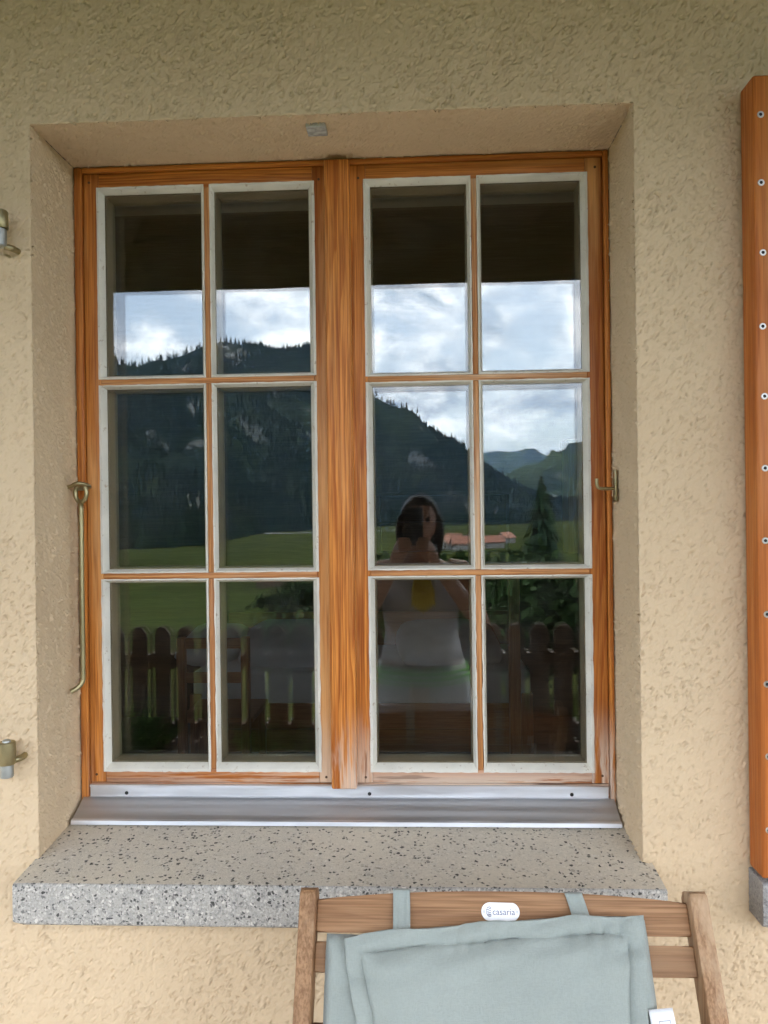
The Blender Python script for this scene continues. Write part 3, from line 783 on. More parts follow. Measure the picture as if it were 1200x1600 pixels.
strap(-0.1300, -0.1295, 0.0015, 0.0510); strap(0.0925, 0.0985, 0.0035, 0.0360)
# stitched seam line
seam = MB()
def onfront(u_s, dv):   # sample the cover
    i = min(90, max(0, int(round(u_s*90)))); j = min(120, max(0, int(round((dv/0.60)**(1/1.25)*120)))); return CF_[i][j] + CN*0.0004
seam_pts = [onfront(s_/60, 0.0200) for s_ in range(4, 57)]
for a, b in zip(seam_pts[::1], seam_pts[1::1]):
    seam.tube([a.lerp(b, 0.1), a.lerp(b, 0.62)], 0.00045, 5)
seam.build('seam_stitches', MT['sage'], cu)
tg = MB()
P = []
for i in range(9):
    s_ = i/8; P.append([cp(0.1640+0.030*s_+0.0015*t, 0.1285-0.002*s_+0.055*t, 0.012-0.006*s_+0.004*math.sin(t*3)) for t in [k/8 for k in range(9)]])
tg.grid(P); tago = tg.build('care_label', MT['label_cloth'], cu, smooth=True, fixn=False)
m = tago.modifiers.new('solid', 'SOLIDIFY'); m.thickness = 0.0008; m.offset = 0
pr = MB()
def tp(s_, t): return cp(0.1640+0.030*s_+0.0015*t, 0.1285-0.002*s_+0.055*t, 0.0126-0.006*s_+0.004*math.sin(t*3))
for a, b in (((.35, .22), (.8, .22)), ((.35, .22), (.35, .62)), ((.8, .22), (.8, .62)), ((.35, .62), (.8, .62)), ((.42, .5), (.5, .44)), ((.55, .5), (.72, .44)), ((.45, .3), (.5, .3)), ((.45, .3), (.45, .34)), ((.5, .3), (.5, .34)), ((.45, .34), (.5, .34)), ((.3, .75), (.85, .75)), ((.3, .85), (.7, .85))):
    pr.tube([tp(*a), tp(*b)], 0.0003, 4)
pr.build('care_print', MT['ink'], tago)

# ================================================================== the place behind the camera, seen in the glass
def refl(px, py, dist):
    """point of the world that the glass shows at photo position (px,py), dist metres beyond the mirrored eye"""
    d = CR*((px-600)/FPX) + CU*((800-py)/FPX) + CF; t = dist/d.y
    return Vector((EYE.x+d.x*t, 1.474-dist, EYE.z+d.z*t))
def inside(px, py, dist):
    """point seen straight through the glass, dist metres in front of the eye"""
    d = CR*((px-600)/FPX) + CU*((800-py)/FPX) + CF; t = dist/d.y
    return EYE + d*t
MT['soffit'] = mat_wood('brown_soffit_boards', 'X', (0.165, 0.090, 0.042), (0.125, 0.064, 0.028), (0.075, 0.038, 0.017), 60, rough=0.6, knots=True)
MT['fence'] = mat_wood('brown_fence_boards', 'Z', (0.115, 0.076, 0.048), (0.080, 0.050, 0.031), (0.050, 0.030, 0.019), 70, rough=0.65, knots=True)
MT['fence_x'] = mat_wood('brown_fence_rails', 'X', (0.15, 0.10, 0.065), (0.10, 0.065, 0.042), (0.06, 0.038, 0.024), 70, rough=0.6, knots=False)
MT['paving'] = mat_plain('terrace_paving', (0.34, 0.32, 0.29), 0.8, var=0.15, sc=6, bump=0.002, bsc=60)
def mat_meadow():
    s = NT('meadow_grass'); v = s.coord()
    n = s.noise(v, 0.012, 5, 0.6); band = s.noise(s.coord(scale=(0.012, 0.05, 0.05)), 1.0, 3)
    c = s.mix(s.mr(n, 0.38, 0.62), (0.028, 0.036, 0.010), (0.044, 0.050, 0.014))
    c = s.mix(s.math('MULTIPLY', s.mr(band, 0.45, 0.6), 0.5), c, (0.040, 0.060, 0.018))
    c = s.mix(s.math('MULTIPLY', s.mr(s.noise(v, 3.0, 5, 0.7), 0.45, 0.7), 0.4), c, (0.035, 0.050, 0.014))
    return s.pbr(c, 1.0, spec=0.0)
MT['meadow'] = mat_meadow()
def mat_mountain(name, rock, green, forest):
    s = NT(name); v = s.coord(scale=(1, 1, 0.6))
    n = s.noise(v, 0.004, 6, 0.6); r = s.noise(v, 0.011, 6, 0.65)
    c = s.mix(s.mr(n, 0.40, 0.60), forest, green)
    c = s.mix(s.math('MULTIPLY', s.mr(r, 0.55, 0.66), rock), c, (0.30, 0.29, 0.28))
    return s.pbr(c, 1.0, spec=0.0)
MT['mountain'] = mat_mountain('wooded_mountain', 0.45, (0.024, 0.036, 0.018), (0.011, 0.019, 0.013))
MT['mountain_far'] = mat_mountain('alpine_pasture_mountain', 0.35, (0.060, 0.085, 0.034), (0.020, 0.034, 0.022))
MT['conifer'] = mat_plain('conifer_needles', (0.012, 0.023, 0.013), 1.0, var=0.35, sc=0.05, spec=0.0)

# terrace, roof over it
def box_obj(name, b, mat, kind=None, label=None, cat=None, bev=0.0, base=None):
    o = MB().box(*b, bev).build(name, mat, base=base or ((b[0]+b[1])/2, (b[2]+b[3])/2, b[4]))
    return tag(o, label, cat, None, kind)
box_obj('terrace', (-4.6, 4.6, -2.75, WY+0.02, -0.30, 0.0), MT['paving'], 'structure')
rf = thing('porch_roof', (0, -1.5, 2.86), 'deep boarded porch roof overhanging the terrace', 'roof')
EAV = -2.95
nb = 21; bwid = (WY-0.002-EAV)/nb
proto = None
for k in range(nb):
    y0 = EAV+k*bwid
    if proto is None:
        proto = MB().box(-4.6, 4.6, y0+0.002, y0+bwid-0.002, 2.862, 2.882, 0.003, 1).build('soffit_board', MT['soffit'], rf); Y0 = y0
    else:
        c = proto.copy(); col.objects.link(c); c.parent = rf; c.location.y = y0-Y0
MB().box(-4.7, 4.7, EAV-0.03, EAV-0.002, 2.858, 3.02, 0.003).build('fascia', MT['soffit'], rf)
MB().prism([(-4.7, EAV-0.12, 3.00), (-4.7, EAV-0.12, 3.06), (-4.7, 0.6, 3.55), (-4.7, 0.6, 2.90), (-4.7, WY, 2.884), (-4.7, EAV, 2.884)], (9.4, 0, 0)).build('roof_slab', MT['fence_x'], rf)

# picket fence
fe = thing('picket_fence', (0, -2.6, 0), 'brown picket fence with clipped picket tops along the terrace edge', 'fence')
FY = -2.59; proto = None
PS = 0.1262
xk = refl(768, 985, 1.474-FY).x % PS
k0 = int(-4.4/PS)
for k in range(70):
    x = k0*PS + xk + k*PS
    if proto is None:
        w = 0.052; zt = 0.945
        proto = MB().prism([(x-w, FY, 0.02), (x+w, FY, 0.02), (x+w, FY, zt-0.038), (x+w-0.030, FY, zt), (x-w+0.030, FY, zt), (x-w, FY, zt-0.038)], (0, -0.022, 0), 0.002).build('picket', MT['fence'], fe); XP = x
    else:
        c = proto.copy(); col.objects.link(c); c.parent = fe; c.location = (x-XP, 0, random.uniform(-0.004, 0.004)); c.rotation_euler.y = 0
MB().box(-4.5, 4.5, FY-0.075, FY-0.0235, 0.712, 0.793, 0.003).build('rail', MT['fence_x'], fe)
MB().box(-4.5, 4.5, FY-0.075, FY-0.0235, 0.330, 0.420, 0.003).build('rail', MT['fence_x'], fe)
for x in (-4.4, -2.2, -0.02, 2.2, 4.4):
    MB().box(x-0.045, x+0.045, FY-0.165, FY-0.077, -0.3, 0.90, 0.004).build('post', MT['fence'], fe)
MB().box(-4.5, 4.5, FY-0.13, FY-0.10, 0.0, 0.30, 0.003).build('kick_board', MT['fence_x'], fe)

# ground: one sheet from the house to the horizon
def gz(x, y):
    d = max(0.0, -y-3.2)
    z = -0.35 - 19.6*(1-math.exp(-d/95.0))
    if y > -3.2: z = -0.35
    r = math.hypot(x, y)
    if r > 12: z += min(1.0, (r-12)/60)*0.9*noise.noise(Vector((x*0.012, y*0.012, 0.3)))
    return z
def build_ground():
    rad = [0.0]; r = 2.0
    while r < 14000: rad.append(r); r *= 1.13
    na = 144; v = [(0, -2, gz(0, -2))]; f = []
    for i, q in enumerate(rad[1:]):
        for a in range(na):
            t = 2*math.pi*a/na; x, y = q*math.cos(t), -2+q*math.sin(t); v.append((x, y, gz(x, y)))
    for a in range(na): f.append((0, 1+a, 1+(a+1) % na))
    for i in range(len(rad)-2):
        for a in range(na):
            p, q = 1+i*na, 1+(i+1)*na
            f.append((p+a, q+a, q+(a+1) % na, p+(a+1) % na))
    mb = MB(); mb.add(v, f); o = mb.build('ground', MT['meadow'], smooth=True); tag(o, kind='structure')
build_ground()
# a lane crossing the meadow
def lane():
    mb = MB(); P = [[], []]
    for i in range(40):
        p = refl(300+i*9, 824, 820); q = refl(300+i*9, 824, 800)
        P[0].append((p.x, p.y, gz(p.x, p.y)+0.6)); P[1].append((q.x, q.y, gz(q.x, q.y)+0.6))
    mb.grid(P); tag(mb.build('road', mat_plain('grey_road', (0.20, 0.20, 0.20), 0.9)), kind='structure')
lane()

# mountains: ridges with their own distance, slope and noise
def interp(P, x):
    if x <= P[0][0]: return P[0][1]
    for (a, fa), (b, fb) in zip(P[:-1], P[1:]):
        if x <= b:
            t = (x-a)/(b-a); return fa+(fb-fa)*t
    return P[-1][1]
def ridge(name, sky, foot, top, mat, x0, x1, step, rough, seed, label):
    """sky: skyline as (photo x, photo y); foot, top: distance of the foot and of the crest along the photo x"""
    rows = []; crest = []; n = 46
    pxs = []; px = x0
    while px <= x1: pxs.append(px); px += step
    for px in pxs:
        dT = interp(top, px); dF = interp(foot, px)
        T = refl(px, interp(sky, px), dT); row = []
        for j in range(n+14):
            t = j/(n-1)
            if t <= 1: d = dF+(dT-dF)*t; h = -24+(T.z+24)*(0.22*t+0.78*t*t*(3-2*t)*(0.55+0.45*t))
            else: d = dT+(dT-dF)*(t-1)*1.2; h = T.z-(T.z+24)*(t-1)*1.5
            q = refl(px, 798, d)
            amp = rough*min(1, 3.2*t*max(0, abs(1-t))+0.02)
            h += amp*noise.fractal(Vector((q.x*0.0035, q.y*0.0035, seed)), 0.8, 2.1, 6)
            h += amp*0.30*noise.noise(Vector((q.x*0.016, q.y*0.004, seed+5)))
            row.append(Vector((q.x, q.y, h)))
        rows.append(row)
    mb = MB(); mb.grid(rows); o = mb.build(name, mat, smooth=True); tag(o, kind='structure')
    return rows
skyA = [(-2600, 640), (-1500, 600), (-600, 560), (-100, 556), (150, 574), (190, 576), (215, 580), (245, 570), (290, 556), (320, 543), (345, 540), (400, 541), (430, 548), (460, 545), (490, 538), (530, 560), (560, 594), (582, 616), (620, 639), (660, 664), (700, 689), (735, 714), (770, 739), (800, 756), (830, 770), (870, 785), (940, 800)]
footA = [(-2600, 500), (150, 560), (330, 620), (420, 1050), (600, 1250), (940, 1500)]
topA = [(-2600, 1500), (150, 1900), (490, 2000), (700, 2050), (940, 2100)]
rA = ridge('mountain', skyA, footA, topA, MT['mountain'], -2600, 940, 9, 110, 1.3, '')
skyB = [(720, 790), (760, 768), (800, 746), (845, 725), (870, 709), (900, 698), (915, 693), (1000, 662), (1300, 600), (2000, 560), (3400, 640)]
rB = ridge('mountain', skyB, [(720, 2300), (900, 1700), (1400, 1000), (3400, 700)], [(720, 4200), (1000, 3600), (2000, 2200), (3400, 1800)], MT['mountain_far'], 720, 3400, 12, 150, 4.1, '')
skyC = [(560, 735), (640, 722), (700, 714), (755, 708), (775, 704), (800, 706), (830, 702), (845, 707), (860, 714), (900, 722), (1000, 730)]
rC = ridge('mountain', skyC, [(560, 6500), (1000, 6500)], [(560, 9500), (1000, 9500)], MT['mountain_far'], 560, 1000, 8, 250, 8.8, '')

# forest on the slopes: reads as one mass
def cone(mb, p, h, r, n=5):
    a0 = random.random()*6.28; ring = [(p[0]+r*math.cos(a0+2*math.pi*k/n), p[1]+r*math.sin(a0+2*math.pi*k/n), p[2]+h*0.08) for k in range(n)]
    mb.add(ring+[(p[0], p[1], p[2]+h)], [(k, (k+1) % n, n) for k in range(n)])
def forest(rows, count, h0, h1, dens, crest_only=0, jlo=0, jhi=46):
    mb = MB(); nr = len(rows); k = 0; tries = 0
    while k < count and tries < count*6:
        tries += 1
        i = random.randrange(nr-1); j = random.randrange(jlo, jhi)
        a = rows[i][j]; b = rows[i+1][j]; c = rows[i][j+1]
        p = a+(b-a)*random.random()+(c-a)*random.random()
        if noise.noise(Vector((p.x*0.004, p.y*0.004, 2.2))) < dens: continue
        h = random.uniform(h0, h1); cone(mb, (p.x, p.y, p.z-1), h, h*0.20); k += 1
    return mb
rv = [r_ for r_, px in zip(rA, range(-2600, 941, 9)) if px > -300]
mb = forest(rv, 22000, 9, 17, -0.30)
for r_ in rv:     # trees along the skyline
    top_ = max(r_[20:47], key=lambda p: (p.z-1.55)/(1.474-p.y))
    for q in range(4):
        if random.random() < 0.85:
            h = random.uniform(9, 24); cone(mb, top_+Vector((random.uniform(-9, 9), random.uniform(-6, 6), -2)), h, h*0.16)
tag(mb.build('forest', MT['conifer'], fixn=False), 'dark conifer forest covering the mountain slope in the glass', 'forest', None, 'stuff')
# valley woods: dark bushy belt at the mountain's foot
def valley_trees():
    mb = MB()
    for k in range(2600):
        px = random.uniform(-200, 860); d = interp(footA, px)*random.uniform(0.82, 1.12)
        q = refl(px, 800, d); h = random.uniform(10, 22)
        cone(mb, (q.x, q.y, gz(q.x, q.y)-1), h, h*random.uniform(0.22, 0.4), 6)
    tag(mb.build('woodland', MT['conifer'], fixn=False), 'dark belt of woodland at the foot of the mountain', 'woodland', None, 'stuff')
valley_trees()

# single trees
def leaf_mat(name, c): return mat_plain(name, c, 0.8, var=0.4, sc=1.2, spec=0.15)
MT['spruce'] = leaf_mat('spruce_needles', (0.025, 0.052, 0.026)); MT['leaf'] = leaf_mat('broad_leaves', (0.032, 0.062, 0.017)); MT['bark'] = mat_plain('bark', (0.09, 0.065, 0.045), 0.9, bump=0.01, bsc=20)
def spruce(base, h, label):
    t = thing('spruce_tree', base, label, 'tree'); b = Vector(base)
    MB().tube([b+Vector((0, 0, h*k/6-0.3)) for k in range(7)], [h*0.016*(1-k/6.3)+0.01 for k in range(7)], 8).build('trunk', MT['bark'], t)
    mb = MB()
    for k in range(46):
        f = k/45; z = h*(0.06+0.93*f); R_ = h*0.27*(1-f)**0.8+0.06
        for q in range(9):
            a = random.random()*6.28; L = R_*random.uniform(0.65, 1.1)
            dv = Vector((math.cos(a), math.sin(a), 0)); sd = Vector((-math.sin(a), math.cos(a), 0))
            p = b+Vector((0, 0, z)); m = 5
            for s_ in range(m):
                c0 = p+dv*L*s_/m+Vector((0, 0, -L*0.32*(s_/m)**1.3)); c1 = p+dv*L*(s_+1.2)/m+Vector((0, 0, -L*0.32*((s_+1.2)/m)**1.3-0.03*h))
                w = L*0.16*(1.1-s_/m)
                mb.add([c0-sd*w, c0+sd*w, c1+sd*w*0.6+Vector((0, 0, -w)), c1-sd*w*0.6+Vector((0, 0, -w*0.6))], [(0, 1, 2, 3)])
    mb.build('crown', MT['spruce'], t, fixn=False); return t
def leafy(name, base, h, r, n, mat, label, cat, leaf=0.2, group=None):
    t = thing(name, base, label, cat, group); b = Vector(base)
    tr = MB(); tr.tube([b+Vector((0, 0, -0.2)), b+Vector((0.02*h, 0, h*0.4)), b+Vector((0, 0.02*h, h*0.75))], [h*0.03, h*0.02, h*0.008], 7)
    for k in range(5):
        a = k*1.3; tr.tube([b+Vector((0, 0, h*(0.3+0.08*k))), b+Vector((math.cos(a)*r*0.6, math.sin(a)*r*0.6, h*(0.55+0.08*k)))], [h*0.012, h*0.004], 5)
    tr.build('trunk', MT['bark'], t)
    mb = MB()
    cl = [(Vector((random.gauss(0, r*0.42), random.gauss(0, r*0.42), h*random.uniform(0.35, 0.95))), r*random.uniform(0.25, 0.45)) for _ in range(16)]
    for k in range(n):
        c, rr = random.choice(cl); p = b+c+Vector((random.gauss(0, 1), random.gauss(0, 1), random.gauss(0, 0.8)))*rr*0.55
        u = Vector((random.gauss(0, 1), random.gauss(0, 1), random.gauss(0, 1))).normalized(); w = u.orthogonal().normalized()
        s_ = leaf*random.uniform(0.6, 1.3)
        mb.add([p-u*s_, p+w*s_*0.5, p+u*s_, p-w*s_*0.5], [(0, 1, 2, 3)])
    mb.build('crown', mat, t, fixn=False); return t
def on_ground(px, dist):
    q = refl(px, 800, dist); return (q.x, q.y, gz(q.x, q.y)-0.1)
q = on_ground(848, 62); spruce(q, 1.55+62*60/1202-q[2], 'tall dark spruce standing on the meadow right of the village')
q = on_ground(905, 75); spruce(q, 6.5, 'smaller spruce beside the tall spruce')
q = on_ground(812, 90); spruce(q, 7.0, 'young spruce left of the tall spruce')
for (px, d, h, r, lab) in ((432, 105, 4.2, 2.6, 'round bush beside the red-roofed barn on the meadow'), (475, 112, 5.0, 2.8, 'leafy tree right of the red-roofed barn'), (735, 40, 3.6, 1.9, 'leafy bush on the meadow below the village'), (560, 48, 3.2, 2.2, 'low leafy bush beyond the fence at centre'), (470, 22, 2.2, 1.6, 'leafy garden bush just beyond the fence'), (880, 20, 3.5, 2.0, 'dark leafy shrub beyond the fence at far right'), (770, 17, 3.0, 1.7, 'leafy shrub beyond the fence right of the person'), (690, 19, 3.5, 1.8, 'leafy shrub beyond the fence behind the person'), (605, 21, 3.6, 1.9, 'leafy shrub beyond the fence left of the person'), (828, 15, 2.6, 1.4, 'small leafy shrub between the two shrubs at right')):
    leafy('leafy_bush', on_ground(px, d), h, r, 2600, MT['leaf'], lab, 'bush', leaf=0.10+d*0.0022, group='bushes on the meadow')

# village and barn
MT['roof_tile'] = mat_plain('red_roof_tiles', (0.26, 0.095, 0.052), 0.8, var=0.3, sc=0.6); MT['render'] = mat_plain('white_render', (0.30, 0.285, 0.26), 0.9, var=0.1, sc=0.3); MT['barn'] = mat_plain('brown_boards', (0.12, 0.075, 0.045), 0.8, var=0.2)
def house(px, d, w, dep, hw, hr, rot, wall, label):
    q = refl(px, 800, d); b = Vector((q.x, q.y, gz(q.x, q.y)-0.4)); t = thing('village_house', b, label, 'house', 'houses in the valley')
    c, s_ = math.cos(rot), math.sin(rot)
    def P(x, y, z): return b+Vector((x*c-y*s_, x*s_+y*c, z))
    mb = MB(); g = [P(-w/2, -dep/2, 0), P(w/2, -dep/2, 0), P(w/2, -dep/2, hw), P(0, -dep/2, hw+hr-0.2), P(-w/2, -dep/2, hw)]
    mb.prism(g, P(0, dep, 0)-P(0, 0, 0)); mb.build('wall', wall, t)
    rf_ = MB()
    for sg in (-1, 1):
        rf_.prism([P(sg*(w/2+0.7), -dep/2-0.7, hw-0.5), P(0, -dep/2-0.7, hw+hr), P(0, -dep/2-0.7, hw+hr+0.3), P(sg*(w/2+0.7), -dep/2-0.7, hw-0.2)], P(0, dep+1.4, 0)-P(0, 0, 0))
    rf_.build('roof', MT['roof_tile'], t)
    wn = 3
    for k in range(wn):
        for fl_ in (0.28, 0.68):
            x = (k-1)*w*0.28; z = hw*fl_
            MB().prism([P(x-0.5, dep/2+0.02, z), P(x+0.5, dep/2+0.02, z), P(x+0.5, dep/2+0.02, z+1.1), P(x-0.5, dep/2+0.02, z+1.1)], P(0, 0.05, 0)-P(0, 0, 0)).build('window', MT['dark'], t)
for i, (px, d, w, dep, hw, hr, ro, lab) in enumerate(((694, 410, 9, 9, 4, 3.4, 0.5, 'leftmost red-roofed house of the village, beside the person'), (707, 460, 9, 10, 4, 3.4, 1.1, 'red-roofed house second from the left in the village'), (722, 400, 8, 11, 4, 3.2, 1.45, 'red-roofed house third from the left in the village'), (739, 480, 10, 9, 4.5, 3.4, 0.3, 'red-roofed house behind the upright glazing bar'), (769, 445, 8, 12, 4, 3.2, 1.35, 'long red-roofed house at the middle of the village'), (790, 500, 9, 9, 4, 3.2, 0.8, 'rightmost red-roofed house of the village, left of the spruce'))):
    house(px, d, w, dep, hw, hr, ro, MT['render'], lab)
house(425, 190, 6.0, 8.0, 2.6, 2.0, 1.35, MT['barn'], 'small dark barn with red roof among bushes on the meadow')

# plants on the terrace beside the fence
MT['pot'] = mat_plain('clay_pot', (0.30, 0.13, 0.07), 0.8); MT['herb'] = leaf_mat('herb_leaves', (0.075, 0.15, 0.035))
def pot_plant(px, dist, h, label, n=26):
    q = refl(px, 1150, dist); b = Vector((q.x, q.y, 0.0)); t = thing('potted_plant', b, label, 'plant', 'potted plants on the terrace')
    MB().lathe(b, (0, 0, 1), [(0, 0.085), (0.01, 0.09), (0.17, 0.12), (0.185, 0.132), (0.205, 0.132), (0.205, 0.115), (0.17, 0.112)], 20).build('pot', MT['pot'], t, auto=40)
    st_ = MB(); lf = MB()
    for k in range(n):
        a = random.random()*6.28; sp = random.uniform(0.04, 0.22); hh = h*random.uniform(0.55, 1.0)
        tip = b+Vector((math.cos(a)*sp, math.sin(a)*sp, 0.17+hh)); base = b+Vector((math.cos(a)*0.04, math.sin(a)*0.04, 0.17)); mid = base.lerp(tip, 0.55)+Vector((0, 0, 0.04))
        path = bez([base, mid, tip], 5); st_.tube(path, 0.0022, 5)
        for p in path[3:]:
            for e in range(3):
                u = Vector((random.gauss(0, 1), random.gauss(0, 1), random.gauss(0.4, 0.5))).normalized(); w = u.orthogonal().normalized(); L = random.uniform(0.035, 0.065)
                lf.add([p, p+u*L*0.5+w*L*0.22, p+u*L, p+u*L*0.5-w*L*0.22], [(0, 1, 2, 3)])
    st_.build('stems', MT['herb'], t); lf.build('leaves', MT['herb'], t, fixn=False)
pot_plant(212, 3.80, 0.40, 'leafy plant in a clay pot at the far left of the fence')
pot_plant(418, 3.85, 0.28, 'low leafy plant in a clay pot near the fence, left of the window strip')
pot_plant(462, 3.72, 0.30, 'leafy potted plant nearest the window cover strip')

# ------------------------------------------------------------------ room behind the glass
MT['room_wood'] = mat_wood('panelled_room_wood', 'X', (0.12, 0.068, 0.036), (0.09, 0.048, 0.024), (0.06, 0.03, 0.014), 30, rough=0.55)
MT['room_wall'] = mat_plain('room_plaster', (0.30, 0.27, 0.23), 0.9, var=0.05)
MT['bed_wood'] = mat_wood('bed_wood', 'X', (0.42, 0.19, 0.08), (0.32, 0.13, 0.05), (0.22, 0.08, 0.03), 40, rough=0.5)
MT['bed_wood_z'] = mat_wood('bed_wood_upright', 'Z', (0.42, 0.19, 0.08), (0.32, 0.13, 0.05), (0.22, 0.08, 0.03), 40, rough=0.5)
MT['linen'] = mat_fabric('white_linen', (0.56, 0.55, 0.57), 500, 0.001)
RB = 4.35
box_obj('room_floor', (-3.0, 2.6, 0.30, RB, -0.02, 0.0), MT['room_wood'], 'structure')
box_obj('room_ceiling', (-3.0, 2.6, 0.30, RB, 2.55, 2.60), MT['room_wood'], 'structure')
box_obj('room_wall_back', (-3.0, 2.6, RB, RB+0.1, -0.02, 2.60), MT['room_wood'], 'structure')
lw = MB()
for b in ((-3.1, -3.0, 0.05, 2.1, -0.02, 2.60), (-3.1, -3.0, 2.5, RB+0.1, -0.02, 2.60), (-3.1, -3.0, 2.1, 2.5, -0.02, 1.25), (-3.1, -3.0, 2.1, 2.5, 1.75, 2.60)): lw.box(*b)   # unseen opening added in the side wall to brighten the room
tag(lw.build('room_wall_left', MT['room_wall'], base=(-3.05, 2, 0)), kind='structure')
box_obj('room_wall_right', (2.6, 2.7, 0.05, RB+0.1, -0.02, 2.60), MT['room_wall'], 'structure')
fw = MB()
for b in ((-3.0, -0.70, 0.075, 0.30, -0.02, 2.60), (0.405, 2.6, 0.075, 0.30, -0.02, 2.60), (-0.70, 0.405, 0.075, 0.30, -0.02, 0.96), (-0.70, 0.405, 0.075, 0.30, 2.24, 2.60)): fw.box(*b)
tag(fw.build('room_wall_front', MT['room_wall'], base=(0, 0.2, 0)), kind='structure')
bed = thing('bed', (-0.3, 3.6, 0), 'low wooden bed with white mattress inside the room', 'bed')
BX0, BX1, BY0 = -1.45, 0.68, 3.30
MB().box(BX0, BX1, BY0, BY0+0.03, 0.06, 0.20, 0.004).build('side_board', MT['bed_wood'], bed)
MB().box(BX0, BX1, BY0, BY0+0.03, 0.205, 0.36, 0.004).build('side_board', MT['bed_wood'], bed)
MB().box(BX0, BX1, RB-0.06, RB-0.02, 0.06, 0.80, 0.004).build('back_board', MT['bed_wood'], bed)
for x in (BX0, BX1-0.07):
    for y in (BY0-0.005, RB-0.10): MB().box(x, x+0.07, y, y+0.07, 0.0, 0.42, 0.004).build('leg', MT['bed_wood_z'], bed)
MB().box(BX0+0.01, BX1-0.01, BY0+0.015, RB-0.07, 0.345, 0.56, 0.03, 3).build('mattress', MT['linen'], bed, auto=50)
def pillow(c, w, h, d, tilt, label, yaw=0.0, name='pillow'):
    n = 22; P = []; Q = []
    cM = Matrix.Rotation(yaw, 3, 'Z') @ Matrix.Rotation(tilt, 3, 'X')
    for i in range(n+1):
        a = []; b = []
        for j in range(n+1):
            x = (i/n-0.5); y = (j/n-0.5)
            pf = max(0, (1-(2*x)**4)*(1-(2*y)**4))**0.5
            pin = 1-0.10*(abs(2*x)**2*abs(2*y)**2)
            wr = 0.012*noise.noise(Vector((x*7+c[0], y*7, c[1])))
            a.append(Vector(c)+cM @ Vector((x*w*pin, y*h*pin, d*0.5*pf+wr))); b.append(Vector(c)+cM @ Vector((x*w*pin, y*h*pin, -d*0.5*pf+wr)))
        P.append(a); Q.append(b)
    mb = MB(); mb.grid(P); mb.grid(Q)
    o = mb.build(name, MT['linen'], base=c, smooth=True); bm_ = bmesh.new(); bm_.from_mesh(o.data); bmesh.ops.remove_doubles(bm_, verts=bm_.verts[:], dist=1e-4); bmesh.ops.recalc_face_normals(bm_, faces=bm_.faces[:]); bm_.to_mesh(o.data); bm_.free()
    return tag(o, label, 'pillow')
p = inside(455, 1010, 5.15); pillow((p.x, p.y, 0.66), 0.66, 0.60, 0.24, R(12), 'plump white pillow on the bed left of the cover strip')
p = inside(700, 1012, 5.2); pillow((p.x, p.y, 0.65), 0.70, 0.58, 0.22, R(15), 'white pillow on the bed right of the cover strip', 0.1)
p = inside(335, 1020, 5.3); pillow((p.x, p.y, 0.64), 0.45, 0.45, 0.18, R(20), 'small white pillow at the left end of the bed', -0.2)
# wooden chair in the room
rc = thing('wooden_chair', (-0.95, 2.5, 0), 'wooden chair standing in front of the bed', 'chair')
cx0, cx1, cy = inside(283, 1000, 4.0).x, inside(383, 1000, 4.0).x, 2.55
for x in (cx0, cx1): MB().box(x-0.022, x+0.022, cy-0.02, cy+0.025, 0.0, 0.90, 0.005).build('back_post', MT['bed_wood_z'], rc)
for z in (0.84, 0.66): MB().box(cx0+0.022, cx1-0.022, cy-0.01, cy+0.012, z, z+0.055, 0.004).build('back_slat', MT['bed_wood'], rc)
MB().box(cx0-0.03, cx1+0.03, cy+0.02, cy+0.44, 0.44, 0.468, 0.006).build('seat', MT['bed_wood'], rc)
for x in (cx0, cx1): MB().box(x-0.02, x+0.02, cy+0.39, cy+0.43, 0.0, 0.438, 0.005).build('leg', MT['bed_wood_z'], rc)
# shelf and cupboard on the room walls
sh_ = thing('wall_shelf', (0.15, RB, 1.25), 'dark wooden wall shelf above the bed', 'shelf')
a = inside(590, 773, 5.75); b = inside(797, 862, 5.75)
for z in (b.z, (a.z+b.z)/2, a.z): MB().box(a.x, b.x, RB-0.2, RB-0.001, z-0.012, z+0.012, 0.002).build('board', MT['room_wood'], sh_)
for x in (a.x, b.x-0.02): MB().box(x, x+0.022, RB-0.19, RB-0.002, b.z+0.0125, (a.z+b.z)/2-0.0125).build('upright', MT['room_wood'], sh_); MB().box(x, x+0.022, RB-0.19, RB-0.002, (a.z+b.z)/2+0.0125, a.z-0.0125).build('upright', MT['room_wood'], sh_)
MT['pale_wood'] = mat_wood('pale_pine', 'Z', (0.62, 0.42, 0.24), (0.52, 0.32, 0.16), (0.42, 0.24, 0.11), 40)
cb = thing('wall_cupboard', (0.9, 1.7, 1.4), 'pale pine wall cupboard at the right inside the room', 'cupboard')
a = inside(878, 690, 3.22); b = inside(878, 862, 3.22)
MB().box(a.x, 2.58, 1.65, 1.78, b.z, a.z, 0.004).build('case', MT['pale_wood'], cb)
for k in range(3):
    x = a.x+0.02+k*0.62; MB().box(x, x+0.58, 1.632, 1.649, b.z+0.02, a.z-0.02, 0.003).build('door', MT['pale_wood'], cb)
po = thing('wooden_post', (0.45, 2.6, 0), 'upright wooden post inside the room in front of the bed', 'post')
a = inside(795, 1000, 4.1); b = inside(812, 1000, 4.1)
MB().box(a.x, b.x, 2.62, 2.69, 0.0, 1.27, 0.005).build('shaft', MT['bed_wood_z'], po)
MB().box(a.x-0.15, b.x+0.15, 2.56, 2.75, 0.0, 0.02, 0.004).build('foot', MT['bed_wood_z'], po)

